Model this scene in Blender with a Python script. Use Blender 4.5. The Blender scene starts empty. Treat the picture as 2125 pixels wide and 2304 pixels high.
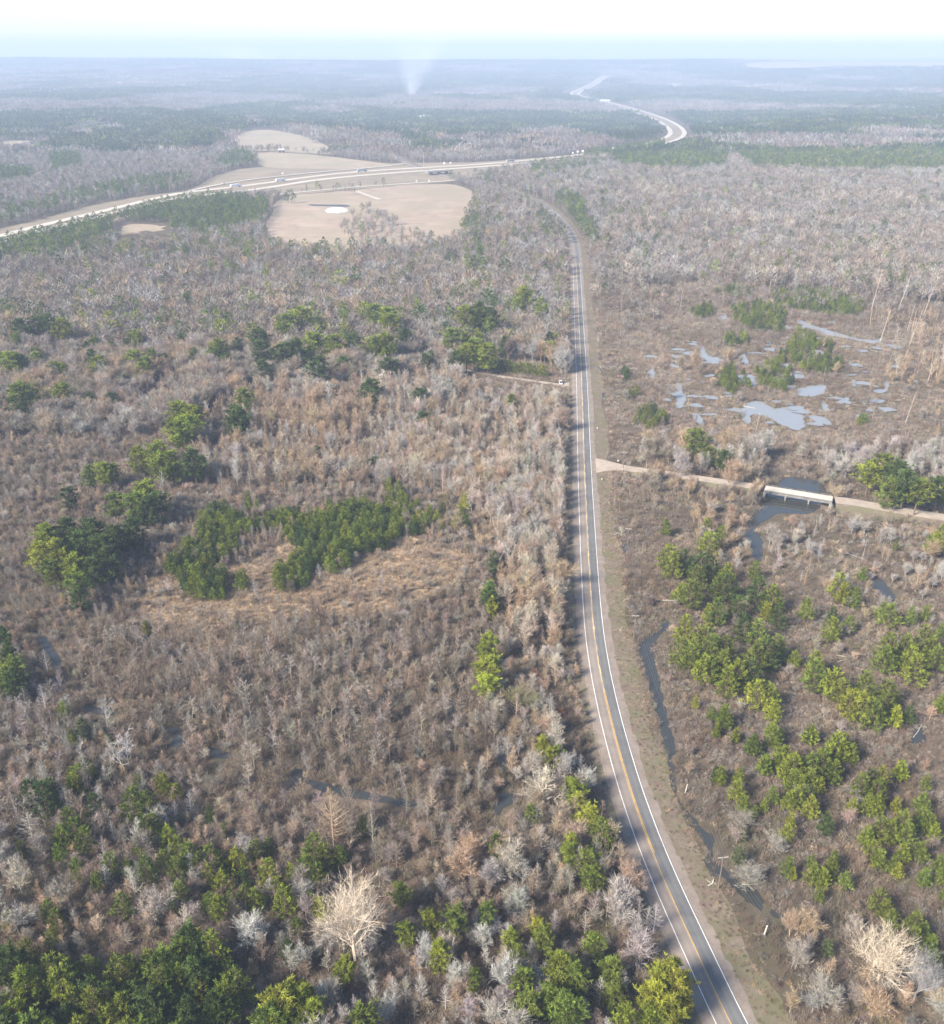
import bpy, bmesh, math, random
import numpy as np
from mathutils import Vector, Matrix
from mathutils.geometry import tessellate_polygon

S = bpy.context.scene
C = S.collection
R = np.random.default_rng(7)
random.seed(7)

# ------------------------------------------------------------------ camera
CAM_H = 180.0
FPX, CX, CY = 2130.0, 1062.5, 1152.0          # focal length and centre, in units of the 2125 x 2304 picture
PITCH = math.atan((CY - 111.0) / FPX)
SP, CP = math.sin(PITCH), math.cos(PITCH)
cam = bpy.data.cameras.new('camera'); cam_o = bpy.data.objects.new('camera', cam); C.objects.link(cam_o)
cam.sensor_fit = 'VERTICAL'; cam.sensor_height = 24.0; cam.lens = 24.0 * FPX / 2304.0
cam.clip_start = 1.0; cam.clip_end = 90000.0
cam_o.location = (0, 0, CAM_H); cam_o.rotation_euler = (math.pi / 2 - PITCH, 0, 0)
S.camera = cam_o

# ------------------------------------------------------------------ sky, sun, exposure
SUN_EL, SUN_AZ = math.radians(36), math.radians(234)     # azimuth clockwise from straight ahead
W = bpy.data.worlds.new('World'); S.world = W; W.use_nodes = True
nt = W.node_tree; nt.nodes.clear()
sky = nt.nodes.new('ShaderNodeTexSky'); sky.sky_type = 'NISHITA'; sky.sun_disc = False
sky.sun_elevation = SUN_EL; sky.sun_rotation = SUN_AZ
sky.altitude = 100; sky.air_density = 1.0; sky.dust_density = 0.4; sky.ozone_density = 2.2
bg = nt.nodes.new('ShaderNodeBackground'); bg.inputs['Strength'].default_value = 0.095
wo = nt.nodes.new('ShaderNodeOutputWorld')
nt.links.new(sky.outputs[0], bg.inputs[0]); nt.links.new(bg.outputs[0], wo.inputs[0])
sun = bpy.data.lights.new('sun', 'SUN'); sun_o = bpy.data.objects.new('sun', sun); C.objects.link(sun_o)
sun.energy = 5.0; sun.angle = math.radians(16.0); sun.color = (1.0, 0.90, 0.76)
sd = Vector((math.sin(SUN_AZ) * math.cos(SUN_EL), math.cos(SUN_AZ) * math.cos(SUN_EL), math.sin(SUN_EL)))
sun_o.rotation_euler = (-sd).to_track_quat('-Z', 'Y').to_euler(); sun_o.location = (-300, -100, 400)
vs = S.view_settings; vs.view_transform = 'Standard'; vs.look = 'None'; vs.gamma = 1.0; vs.use_curve_mapping = False
vs.exposure = 1.25
S.cycles.volume_bounces = 1; S.cycles.max_bounces = 6; S.cycles.diffuse_bounces = 2; S.cycles.transmission_bounces = 2

# ------------------------------------------------------------------ helpers
def G(x, y, z=0.0):
    """picture point -> place on the level z (works on arrays)"""
    x = np.asarray(x, float); y = np.asarray(y, float)
    u = (x - CX) / FPX; v = (CY - y) / FPX
    t = (CAM_H - z) / np.maximum(SP - v * CP, 0.004)
    return u * t, (CP + v * SP) * t

def P(X, Y, z=0.0):
    """place -> picture point and distance along the view axis"""
    dz = z - CAM_H
    d = Y * CP - dz * SP
    return CX + FPX * X / d, CY - FPX * (Y * SP + dz * CP) / d, d

def poly(pts, z=0.0):
    a = np.array(pts, float); X, Y = G(a[:, 0], a[:, 1], z)
    return np.stack([X, Y], 1)

def zoomed(x0, y0, s, pts):
    return [(x0 + s * a, y0 + s * b) for a, b in pts]

def inside(pg, X, Y):
    c = np.zeros(len(X), bool); n = len(pg)
    for i in range(n):
        x1, y1 = pg[i]; x2, y2 = pg[i - 1]
        if y1 == y2: continue
        c ^= ((y1 > Y) != (y2 > Y)) & (X < (x2 - x1) * (Y - y1) / (y2 - y1) + x1)
    return c

def chaikin(p, n=3, closed=False):
    p = np.array(p, float)
    for _ in range(n):
        if closed:
            q = np.roll(p, -1, 0); a = .75 * p + .25 * q; b = .25 * p + .75 * q
            p = np.stack([a, b], 1).reshape(-1, p.shape[1])
        else:
            a = .75 * p[:-1] + .25 * p[1:]; b = .25 * p[:-1] + .75 * p[1:]
            p = np.concatenate([p[:1], np.stack([a, b], 1).reshape(-1, p.shape[1]), p[-1:]])
    return p

def resample(p, step):
    p = np.array(p, float); d = np.hypot(*(p[1:, :2] - p[:-1, :2]).T); s = np.concatenate([[0], np.cumsum(d)])
    t = np.arange(0, s[-1], step)
    return np.stack([np.interp(t, s, p[:, k]) for k in range(p.shape[1])], 1)

def dist_to(line, X, Y):
    """(distance, signed side: + to the right of travel) from a dense polyline"""
    best = np.full(len(X), 1e18); side = np.zeros(len(X))
    t = np.gradient(line[:, :2], axis=0)
    for i in range(len(line)):
        dx = X - line[i, 0]; dy = Y - line[i, 1]; d = dx * dx + dy * dy
        m = d < best; best[m] = d[m]
        side[m] = (dx * t[i, 1] - dy * t[i, 0])[m]
    return np.sqrt(best), np.sign(side)

def vnoise(X, Y, sc, seed=0):
    x = X / sc; y = Y / sc; xi = np.floor(x).astype(np.int64); yi = np.floor(y).astype(np.int64)
    fx = x - xi; fy = y - yi; fx = fx * fx * (3 - 2 * fx); fy = fy * fy * (3 - 2 * fy)
    def h(a, b):
        n = (a * 374761393 + b * 668265263 + seed * 1274126177) & 0x7fffffff
        n = ((n ^ (n >> 13)) * 1103515245) & 0x7fffffff
        return ((n ^ (n >> 16)) & 0xffff) / 65535.0
    return (h(xi, yi) * (1 - fx) + h(xi + 1, yi) * fx) * (1 - fy) + (h(xi, yi + 1) * (1 - fx) + h(xi + 1, yi + 1) * fx) * fy

def fnoise(X, Y, sc, seed=0):
    return (vnoise(X, Y, sc, seed) * .55 + vnoise(X, Y, sc * .43, seed + 9) * .3 + vnoise(X, Y, sc * .19, seed + 5) * .15)

def terrain(X, Y):
    X = np.asarray(X, float); Y = np.asarray(Y, float)
    far = np.clip((Y - 5200) / 2500, 0, 1); far = far * far * (3 - 2 * far)
    h = far * (8 + 55 * fnoise(X, Y * 1.6, 3800, 3))
    far2 = np.exp(-((Y - 8800 + .12 * X) / 900) ** 2)
    h = h + far2 * (42 + 30 * fnoise(X, Y, 2600, 11))
    return h

# ------------------------------------------------------------------ materials
def mat(name):
    m = bpy.data.materials.new(name); m.use_nodes = True
    n = m.node_tree; b = n.nodes['Principled BSDF']; b.inputs['Specular IOR Level'].default_value = 0.2
    return m, n, b

def flat(name, col, rough=0.85, spec=0.2, metal=0.0, var=0.12, scale=3.0):
    m, n, b = mat(name)
    b.inputs['Roughness'].default_value = rough; b.inputs['Specular IOR Level'].default_value = spec; b.inputs['Metallic'].default_value = metal
    g = n.nodes.new('ShaderNodeNewGeometry'); t = n.nodes.new('ShaderNodeTexNoise'); t.inputs['Scale'].default_value = scale; t.inputs['Detail'].default_value = 5
    n.links.new(g.outputs['Position'], t.inputs['Vector'])
    r = n.nodes.new('ShaderNodeValToRGB'); e = r.color_ramp.elements
    e[0].position = .3; e[1].position = .7
    e[0].color = (*[c * (1 - var) for c in col], 1); e[1].color = (*[min(1, c * (1 + var)) for c in col], 1)
    n.links.new(t.outputs['Fac'], r.inputs[0]); n.links.new(r.outputs[0], b.inputs['Base Color'])
    return m

def blend_ground(name, cols, scales, rough=0.95):
    """several colours broken up by noise of several sizes"""
    m, n, b = mat(name); b.inputs['Roughness'].default_value = rough; b.inputs['Specular IOR Level'].default_value = .1
    g = n.nodes.new('ShaderNodeNewGeometry'); last = None
    for i, (c, sc) in enumerate(zip(cols, scales)):
        if last is None:
            last = n.nodes.new('ShaderNodeRGB'); last.outputs[0].default_value = (*c, 1); out = last.outputs[0]; continue
        t = n.nodes.new('ShaderNodeTexNoise'); t.inputs['Scale'].default_value = 1.0 / sc; t.inputs['Detail'].default_value = 6; t.inputs['Roughness'].default_value = .65
        mp = n.nodes.new('ShaderNodeVectorMath'); mp.operation = 'ADD'; mp.inputs[1].default_value = (37.1 * i, 91.7 * i, 0)
        n.links.new(g.outputs['Position'], mp.inputs[0]); n.links.new(mp.outputs[0], t.inputs['Vector'])
        r = n.nodes.new('ShaderNodeMapRange'); r.inputs['From Min'].default_value = .44; r.inputs['From Max'].default_value = .62
        n.links.new(t.outputs['Fac'], r.inputs[0])
        x = n.nodes.new('ShaderNodeMix'); x.data_type = 'RGBA'; x.inputs[7].default_value = (*c, 1)
        n.links.new(r.outputs[0], x.inputs[0]); n.links.new(out, x.inputs[6]); out = x.outputs[2]
    n.links.new(out, b.inputs['Base Color'])
    return m

def veg(name, trans=0.0, rough=.9, lo=.7, hi=1.3):
    """plant colour: the plant's own tint, varied clump by clump"""
    m, n, b = mat(name); b.inputs['Roughness'].default_value = rough; b.inputs['Specular IOR Level'].default_value = .12
    a = n.nodes.new('ShaderNodeAttribute'); a.attribute_type = 'INSTANCER'; a.attribute_name = 'tint'
    t = n.nodes.new('ShaderNodeAttribute'); t.attribute_type = 'GEOMETRY'; t.attribute_name = 'tone'
    r = n.nodes.new('ShaderNodeMapRange'); r.inputs['To Min'].default_value = lo; r.inputs['To Max'].default_value = hi
    n.links.new(t.outputs['Fac'], r.inputs[0])
    x = n.nodes.new('ShaderNodeVectorMath'); x.operation = 'SCALE'
    n.links.new(a.outputs['Vector'], x.inputs[0]); n.links.new(r.outputs[0], x.inputs['Scale'])
    n.links.new(x.outputs[0], b.inputs['Base Color'])
    if trans:
        tr = n.nodes.new('ShaderNodeBsdfTranslucent'); mx = n.nodes.new('ShaderNodeMixShader'); mx.inputs[0].default_value = trans
        n.links.new(x.outputs[0], tr.inputs[0]); n.links.new(b.outputs[0], mx.inputs[1]); n.links.new(tr.outputs[0], mx.inputs[2])
        n.links.new(mx.outputs[0], n.nodes['Material Output'].inputs[0])
    return m

M = dict(
    ground=blend_ground('leaf_litter_ground', [(.110, .084, .066), (.062, .048, .039), (.165, .126, .09), (.118, .09, .072), (.086, .076, .05)], [1, 3.5, 9, 34, 70]),
    field=blend_ground('dry_field_grass', [(.33, .255, .20), (.275, .215, .165), (.375, .295, .23), (.28, .24, .17)], [1, 14, 45, 120]),
    pale_field=blend_ground('pale_field_grass', [(.34, .275, .205), (.295, .24, .18), (.27, .24, .165)], [1, 30, 90]),
    cut_bank=blend_ground('highway_grass', [(.235, .19, .14), (.20, .175, .125), (.27, .22, .16)], [1, 12, 50]),
    clearing=blend_ground('bare_clearing_soil', [(.36, .285, .22), (.30, .235, .18), (.27, .235, .15)], [1, 8, 16]),
    verge=blend_ground('roadside_grass', [(.19, .155, .12), (.12, .10, .07), (.23, .185, .14), (.16, .12, .097), (.145, .135, .08)], [1, .7, 1.6, 5, 9]),
    red_verge=blend_ground('roadside_leaf_litter', [(.185, .148, .118), (.125, .10, .08), (.225, .18, .14), (.16, .145, .09)], [1, .8, 2, 7]),
    shoulder=blend_ground('gravel_shoulder', [(.235, .195, .163), (.195, .16, .132), (.27, .225, .19)], [1, .8, 5]),
    old_lane=blend_ground('old_asphalt', [(.25, .212, .185), (.215, .185, .165), (.275, .235, .205)], [1, 2.2, 12], .9),
    new_lane=blend_ground('new_asphalt', [(.150, .150, .150), (.125, .127, .129), (.172, .171, .168)], [1, 2.5, 14], .85),
    old_track=blend_ground('worn_old_asphalt', [(.225, .192, .168), (.20, .172, .152), (.25, .215, .188)], [1, 2.2, 12], .9), new_track=blend_ground('worn_new_asphalt', [(.135, .135, .136), (.116, .117, .119), (.152, .151, .149)], [1, 2.5, 14], .85),
    dirt=blend_ground('gravel_road', [(.36, .30, .245), (.29, .24, .195), (.40, .34, .28)], [1, 1.5, 6]),
    white=flat('white_paint', (.78, .77, .74), .7, scale=.8), yellow=flat('yellow_paint', (.62, .36, .07), .7, scale=.8, var=.2),
    old_yellow=flat('faded_yellow_paint', (.55, .40, .22), .8, scale=.8, var=.3),
    pavement=blend_ground('pale_highway_concrete', [(.47, .42, .36), (.42, .38, .33), (.50, .46, .40)], [1, 6, 40], .8),
    concrete=flat('bridge_concrete', (.31, .295, .27), .88, var=.35, scale=.6), dark_concrete=flat('weathered_concrete', (.27, .25, .23), .85, var=.2, scale=.8),
    wood=flat('weathered_pole_wood', (.17, .14, .115), .9, var=.2), pale_wood=flat('bleached_wood', (.52, .47, .40), .85, var=.2, scale=1.5),
    steel=flat('galvanised_steel', (.45, .46, .47), .5, .4, .4, var=.08), wire=flat('power_line_metal', (.33, .33, .34), .45, .5, .6),
    glassy=flat('dark_window_glass', (.02, .022, .026), .12, .5, var=.05), rubber=flat('tyre_rubber', (.02, .02, .021), .9, var=.1),
    paint_white=flat('white_vehicle_paint', (.78, .78, .77), .35, .5, var=.03), paint_dark=flat('dark_vehicle_paint', (.05, .055, .065), .35, .5, var=.03),
    paint_grey=flat('grey_vehicle_paint', (.38, .39, .41), .35, .5, var=.03),
    tail=flat('red_lamp_lens', (.35, .02, .02), .3, .5), lamp=flat('clear_lamp_lens', (.7, .7, .66), .2, .5),
    siding=flat('white_siding', (.58, .565, .53), .75, var=.04), barn=flat('dark_barn_boards', (.12, .09, .075), .85),
    roof_metal=flat('pale_metal_roof', (.62, .63, .64), .5, .4, .2), roof_dark=flat('dark_shingle_roof', (.13, .12, .12), .85),
    pine=veg('pine_needles', .3, .65, .45, 1.6), bark=veg('tree_bark', 0, .95, .8, 1.2), twig=veg('bare_twigs', 0, .9, .62, 1.42),
    dry=veg('dry_stems_and_leaves', .15, .9, .6, 1.4),
)
def water_mat(name, col, rough, bump):
    m, n, b = mat(name); b.inputs['Base Color'].default_value = (*col, 1); b.inputs['Roughness'].default_value = rough
    b.inputs['Specular IOR Level'].default_value = .85; b.inputs['IOR'].default_value = 1.36
    g = n.nodes.new('ShaderNodeNewGeometry'); t = n.nodes.new('ShaderNodeTexNoise'); t.inputs['Scale'].default_value = .9; t.inputs['Detail'].default_value = 4
    n.links.new(g.outputs['Position'], t.inputs['Vector'])
    bp = n.nodes.new('ShaderNodeBump'); bp.inputs['Strength'].default_value = bump; bp.inputs['Distance'].default_value = .05
    n.links.new(t.outputs['Fac'], bp.inputs['Height']); n.links.new(bp.outputs[0], b.inputs['Normal'])
    return m
M['water'] = water_mat('still_creek_water', (.042, .044, .042), .06, .12)
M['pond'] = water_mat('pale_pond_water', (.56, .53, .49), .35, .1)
M['sky_pale'] = water_mat('sky_pale_swamp_water', (.23, .238, .245), .12, .14)  # pale base colour stands in for bright sky reflected by the swamp pools
M['mud'] = blend_ground('wet_black_mud', [(.035, .034, .032), (.06, .054, .046), (.025, .026, .028)], [1, .8, 3], .35)

# ------------------------------------------------------------------ object helpers
def link_mesh(name, v, f, mats, kind=None, parent=None, smooth=False, tone=None, fmat=None):
    me = bpy.data.meshes.new(name); me.from_pydata([tuple(p) for p in v], [], f); me.update()
    for m in (mats if isinstance(mats, (list, tuple)) else [mats]): me.materials.append(m)
    if fmat is not None: me.polygons.foreach_set('material_index', fmat)
    if smooth: me.polygons.foreach_set('use_smooth', [True] * len(me.polygons))
    if tone is not None:
        a = me.attributes.new('tone', 'FLOAT', 'POINT'); a.data.foreach_set('value', tone)
    o = bpy.data.objects.new(name, me); C.objects.link(o)
    if kind: o['kind'] = kind
    if parent: o.parent = parent
    return o

def tag(o, label, cat, group=None):
    o['label'] = label; o['category'] = cat
    if group: o['group'] = group
    return o

def thing(name, label, cat, loc, rz=0.0, group=None):
    o = bpy.data.objects.new(name, None); C.objects.link(o); o.location = loc; o.rotation_euler = (0, 0, rz)
    o.empty_display_size = .5
    return tag(o, label, cat, group)

def copy_tree(o, loc=None, rz=None):
    c = o.copy(); C.objects.link(c)
    if loc is not None: c.location = loc
    if rz is not None: c.rotation_euler = (0, 0, rz)
    for ch in list(o.children):
        d = ch.copy(); C.objects.link(d); d.parent = c
        for g in ch.children:
            e = g.copy(); C.objects.link(e); e.parent = d
    return c

class MB:
    """collects simple solids into one mesh"""
    def __init__(s): s.v, s.f, s.t = [], [], []
    def add(s, v, f, tone=.5):
        n = len(s.v); s.v += [tuple(p) for p in v]; s.f += [tuple(i + n for i in q) for q in f]; s.t += [tone] * len(v)
    def box(s, c, d, rz=0, taper=1.0):
        x, y, z = d[0] / 2, d[1] / 2, d[2] / 2; co, si = math.cos(rz), math.sin(rz); v = []
        for k, (a, b, e) in enumerate([(-1, -1, -1), (1, -1, -1), (1, 1, -1), (-1, 1, -1), (-1, -1, 1), (1, -1, 1), (1, 1, 1), (-1, 1, 1)]):
            w = taper if e > 0 else 1; px, py = a * x * w, b * y * w
            v.append((c[0] + px * co - py * si, c[1] + px * si + py * co, c[2] + e * z))
        s.add(v, [(3, 2, 1, 0), (4, 5, 6, 7), (0, 1, 5, 4), (1, 2, 6, 5), (2, 3, 7, 6), (3, 0, 4, 7)])
    def tube(s, p0, p1, r0, r1, n=4, tone=.5, cap=False):
        p0 = np.array(p0, float); p1 = np.array(p1, float); d = p1 - p0; d = d / (np.linalg.norm(d) + 1e-9)
        a = np.cross(d, (0, 0, 1) if abs(d[2]) < .9 else (1, 0, 0)); a /= np.linalg.norm(a); b = np.cross(d, a)
        v = []
        for p, r in ((p0, r0), (p1, r1)):
            for k in range(n):
                q = 2 * math.pi * k / n; v.append(p + r * (math.cos(q) * a + math.sin(q) * b))
        f = [(k, (k + 1) % n, n + (k + 1) % n, n + k) for k in range(n)]
        if cap: f += [tuple(range(n - 1, -1, -1)), tuple(range(n, 2 * n))]
        s.add(v, f, tone)
    def blade(s, p0, p1, w, rng, tone=.5):
        p0 = np.array(p0); p1 = np.array(p1); d = p1 - p0; a = np.cross(d, rng.normal(size=3)); a /= (np.linalg.norm(a) + 1e-9)
        s.add([p0 - a * w / 2, p0 + a * w / 2, p1], [(0, 1, 2)], tone)
    def build(s, name, m, parent=None, kind=None, smooth=False):
        return link_mesh(name, s.v, s.f, m, kind, parent, smooth, s.t)

def ribbon(line, off0, off1, z0, z1=None, wob=0.0, rng=R):
    """strip along a dense centre line between two sideways offsets (+ is right of travel)"""
    p = line[:, :2]; t = np.gradient(p, axis=0); t /= np.linalg.norm(t, axis=1)[:, None]; nrm = np.stack([t[:, 1], -t[:, 0]], 1)
    base = line[:, 2] if line.shape[1] > 2 else np.zeros(len(line))
    z1 = z0 if z1 is None else z1
    w0 = rng.normal(0, wob, len(p)) if wob else 0; w1 = rng.normal(0, wob, len(p)) if wob else 0
    a = p + nrm * (np.asarray(off0) + w0).reshape(-1, 1) if np.ndim(off0 + w0) else p + nrm * off0
    b = p + nrm * (np.asarray(off1) + w1).reshape(-1, 1) if np.ndim(off1 + w1) else p + nrm * off1
    v = []; f = []
    for i in range(len(p)):
        v += [(a[i, 0], a[i, 1], base[i] + z0), (b[i, 0], b[i, 1], base[i] + z1)]
        if i: f.append((2 * i - 2, 2 * i - 1, 2 * i + 1, 2 * i))
    # face upward
    return v, [q[::-1] for q in f] if False else f

def sheet(name, pg, z, m, jitter=0.0, step=None, kind='structure', follow=False):
    p = np.array(pg, float)
    if step:
        q = chaikin(p, 2, True); q = resample(np.concatenate([q, q[:1]]), step); p = q + R.normal(0, jitter, q.shape)
    tri = tessellate_polygon([[Vector((a, b, 0)) for a, b in p]])
    zz = terrain(p[:, 0], p[:, 1]) if follow else np.zeros(len(p))
    f = []
    for a, b, c in tri:
        n = (p[b, 0] - p[a, 0]) * (p[c, 1] - p[a, 1]) - (p[b, 1] - p[a, 1]) * (p[c, 0] - p[a, 0])
        f.append((a, b, c) if n > 0 else (a, c, b))
    return link_mesh(name, [(x, y, z + h) for (x, y), h in zip(p, zz)], f, m, kind), p

# ------------------------------------------------------------------ ground
def axis(lim_lo, lim_hi, first, ratio):
    pos = [0.0]; s = first
    while pos[-1] < lim_hi: pos.append(pos[-1] + s); s *= ratio
    neg = [0.0]; s = first
    while neg[-1] > lim_lo: neg.append(neg[-1] - s); s *= ratio
    return np.array(neg[::-1][:-1] + pos)
gx = axis(-36000, 36000, 60, 1.045); gy = axis(-4000, 38000, 60, 1.02)
GX, GY = np.meshgrid(gx, gy); gz = terrain(GX, GY)
nxg, nyg = len(gx), len(gy)
gv = np.stack([GX, GY, gz], 2).reshape(-1, 3)
gf = [(j * nxg + i, j * nxg + i + 1, (j + 1) * nxg + i + 1, (j + 1) * nxg + i) for j in range(nyg - 1) for i in range(nxg - 1)]
link_mesh('ground', gv, gf, M['ground'], 'structure', smooth=True)

# ------------------------------------------------------------------ the main road
C_px = [(1740, 2480), (1643, 2303), (1562.8, 2128.7), (1499, 1990.5), (1446.7, 1860.6), (1409.5, 1749), (1378.5, 1637), (1361, 1562), (1348.6, 1499.5), (1337.3, 1424.7),
        (1330.3, 1342), (1325, 1250), (1319.8, 1150), (1315, 1040), (1311, 895), (1307, 800), (1303, 720), (1299.5, 640), (1297, 592), (1294.5, 562), (1291, 542), (1283, 524), (1270, 506),
        (1250, 484), (1215, 455), (1150, 430), (1060, 408), (985, 392), (940, 378), (905, 362), (880, 345)]
road = resample(chaikin(poly(C_px), 3), 3.0)
road = np.concatenate([road, np.full((len(road), 1), .45)], 1)
near = road[:, 1] < 900
rd_near = road[near]
def strip(name, line, o0, o1, z0, m, kind=None, parent=None, z1=None, wob=0.0):
    v, f = ribbon(line, o0, o1, z0, z1, wob)
    # make faces look up
    a, b, c = [np.array(v[i]) for i in f[0][:3]]
    if np.cross(b - a, c - a)[2] < 0: f = [q[::-1] for q in f]
    return link_mesh(name, v, f, m, kind, parent)
main = strip('road', road, -3.45, 0.02, 0, M['old_lane'], 'structure')
strip('right_lane', road, 0.02, 3.45, 0, M['new_lane'], None, main)
strip('gravel_shoulder', road, -5.9, -3.45, -.16, M['shoulder'], None, main, -.001, .0)
strip('gravel_shoulder', road, 3.45, 6.0, -.001, M['shoulder'], None, main, -.16, .0)
rag = lambda sc, sd: (vnoise(road[:, 0], road[:, 1], sc, sd) - .5) * 2
strip('verge_slope', road, -9.8 + 1.6 * rag(11, 5), -5.1 + .55 * rag(6, 6), -.52, M['red_verge'], None, main, -.115)
strip('verge_slope', road, 5.2 + .6 * rag(5, 7), 13.5 + 2.2 * rag(13, 8), -.115, M['verge'], None, main, -.52)
for o, mm in ((-2.55, 'old_track'), (-1.0, 'old_track'), (1.0, 'new_track'), (2.5, 'new_track')):
    strip('tyre_track', rd_near, o - .3, o + .3, .004, M[mm], None, main, wob=.03)
strip('edge_line', rd_near, -3.24, -3.07, .006, M['white'], None, main, wob=.012)
strip('edge_line', rd_near, 3.07, 3.24, .006, M['white'], None, main, wob=.012)
yel_near = road[(road[:, 1] < 243)]; yel_far = road[(road[:, 1] >= 240) & near]
strip('centre_line', yel_near, -.28, -.13, .008, M['yellow'], None, main)
strip('centre_line', yel_near[yel_near[:, 1] > 172], .06, .20, .008, M['yellow'], None, main)
strip('centre_line', yel_far, -.24, .10, .008, M['old_yellow'], None, main, wob=.09)

# ------------------------------------------------------------------ gravel side road with its bridge, driveway
def G3(pts):      # (x, y, z) picture points with a height
    o = []
    for x, y, z in pts:
        X, Y = G(x, y, z); o.append((float(X), float(Y), z))
    return np.array(o)
side_l = resample(chaikin(G3([(1341, 1047, .5), (1371, 1048, .5), (1436, 1057, .9), (1523, 1069, 1.6), (1612, 1082, 2.4), (1690, 1093, 2.9), (1721, 1099, 3.0)]), 3), 2.5)
brid = resample(chaikin(G3([(1721, 1099, 3.0), (1800, 1112, 3.05), (1879, 1124.5, 3.0)]), 1), 1.0)
side_r = resample(chaikin(G3([(1879, 1124.5, 3.0), (1925, 1130, 2.8), (1970, 1139, 2.2), (2059, 1154, 1.4), (2125, 1164, 1.0), (2260, 1186, .8), (2400, 1205, .6)]), 3), 2.5)
flare = np.clip(1 - np.arange(len(side_l)) / 6.0, 0, 1) ** 1.5 * 6
sr = strip('side_road', side_l, -3.1 - flare, 3.1 + flare, .02, M['dirt'], 'structure')
strip('embankment', side_l, -8.5 - flare * .3, -3.1 - flare, -2.2, M['verge'], None, sr, .0)
strip('embankment', side_l, 3.1 + flare, 8.5 + flare * .3, .0, M['verge'], None, sr, -2.2)
sr2 = strip('side_road', side_r, -3.6, 3.6, .02, M['dirt'], 'structure')
strip('embankment', side_r, -10, -3.6, -2.6, M['verge'], None, sr2, .0)
strip('embankment', side_r, 3.6, 11, .0, M['verge'], None, sr2, -2.6)
drive_px = [(1289, 867), (1266, 868.5), (1240, 863), (1210, 859), (1123, 847), (1063, 836), (1000, 826), (930, 815)]
drive = resample(chaikin(poly(drive_px), 3), 2.5); drive = np.concatenate([drive, np.full((len(drive), 1), .06)], 1)
fl2 = np.clip(1 - np.arange(len(drive)) / 5.0, 0, 1) ** 1.3 * 5
strip('driveway', drive, -1.9 - fl2, 1.9 + fl2, .03, M['dirt'], 'structure')

b0, b1 = brid[0], brid[-1]; bdir = (b1 - b0)[:2]; blen = float(np.hypot(*bdir)); brz = math.atan2(bdir[1], bdir[0])
bridge = thing('bridge', 'pale concrete road bridge on short piers over the dark creek', 'bridge', ((b0[0] + b1[0]) / 2, (b0[1] + b1[1]) / 2, 0), brz)
q = MB(); q.box((0, 0, 2.86), (blen, 7.4, .28)); q.build('deck', M['concrete'], bridge)
q = MB(); q.box((0, 0, 3.018), (blen - .4, 6.4, .012)); q.build('road_surface', M['pavement'], bridge)
for sgn in (-1, 1):
    q = MB(); q.box((0, sgn * 3.57, 3.09), (blen, .24, .18)); q.box((0, sgn * 3.55, 3.62), (blen, .2, .14))
    for k in range(15): q.box(((k - 7) * blen / 15, sgn * 3.55, 3.365), (.28, .18, .37)); q.build('parapet', M['concrete'], bridge)
    q = MB(); q.box((0, sgn * 2.9, 2.35), (blen - .6, .5, .6)); q.build('girder', M['dark_concrete'], bridge)
    q = MB(); q.box((sgn * (blen / 2 - .5), 0, 1.0), (1.2, 7.9, 2.9)); q.build('abutment', M['dark_concrete'], bridge)
for t in (-.17, .17):
    q = MB(); q.box((t * blen, 0, 1.8), (.8, 7.0, .5))
    for yy in (-2.7, 0, 2.7): q.tube((t * blen, yy, -.3), (t * blen, yy, 1.6), .3, .3, 8)
    q.build('pier', M['dark_concrete'], bridge)

# ------------------------------------------------------------------ the highway, ramps, fields
A_px = [(-300, 607), (-120, 563), (0, 535), (57, 519), (113, 505.5), (170, 492), (227, 479), (303, 460), (379, 442), (428, 433.5), (530, 423), (625, 410.5), (713, 397.5), (808, 388), (941, 379.6), (1054, 373.5), (1168, 364.5), (1300, 350.5)]
B_px = [(-300, 620), (-120, 575), (0, 546), (57, 530), (113, 516), (170, 502), (227, 489), (303, 470), (379, 452), (428, 444), (538, 433.5), (606, 424), (713, 406.5), (827, 395.4), (941, 387), (1036, 380.6), (1168, 370.5), (1300, 357.5)]
far_px = [(1300, 353.5), (1370, 345), (1440, 333), (1490, 321), (1519, 311), (1527, 299), (1513, 283), (1479, 266), (1440, 253), (1400, 241), (1352, 229), (1305, 219), (1290, 212), (1305, 204), (1327, 195), (1368, 180)]
ramp_px = [(400, 438), (439, 427.5), (492, 416), (561, 405), (640, 396), (740, 386), (850, 377), (912, 369)]
front_px = [(400, 462), (480, 452), (568, 442), (644, 436), (700, 430.5), (789, 422), (922, 413), (1009, 408), (1030, 404)]
HZ = 1.6
def smooth_line(px, step, z):
    l = resample(chaikin(poly(px), 3), step)
    return np.concatenate([l, (z + terrain(l[:, 0], l[:, 1]))[:, None]], 1)
hwA = smooth_line(A_px, 12, HZ); hwB = smooth_line(B_px, 12, HZ); hwF = smooth_line(far_px, 40, HZ); ramp = smooth_line(ramp_px, 12, .8); front = smooth_line(front_px, 12, .5)
hw = strip('highway', hwA, -6.3, 6.3, 0, M['pavement'], 'structure')
strip('carriageway', hwB, -6.3, 6.3, 0, M['pavement'], None, hw)
for l in (hwA, hwB):
    for o in (-13, 6.3): strip('embankment', l, o, o + 6.7, -1.58 if o < 0 else -.02, M['cut_bank'], None, hw, -.02 if o < 0 else -1.58)
    strip('lane_line', l, -.12, .12, .02, M['white'], None, hw)
hf = strip('far_highway', hwF, -22, -11, 0.3, M['pavement'], 'structure'); strip('carriageway', hwF, 11, 22, 0.3, M['pavement'], None, hf)
strip('median', hwF, -11, 11, .1, M['cut_bank'], None, hf)
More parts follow.
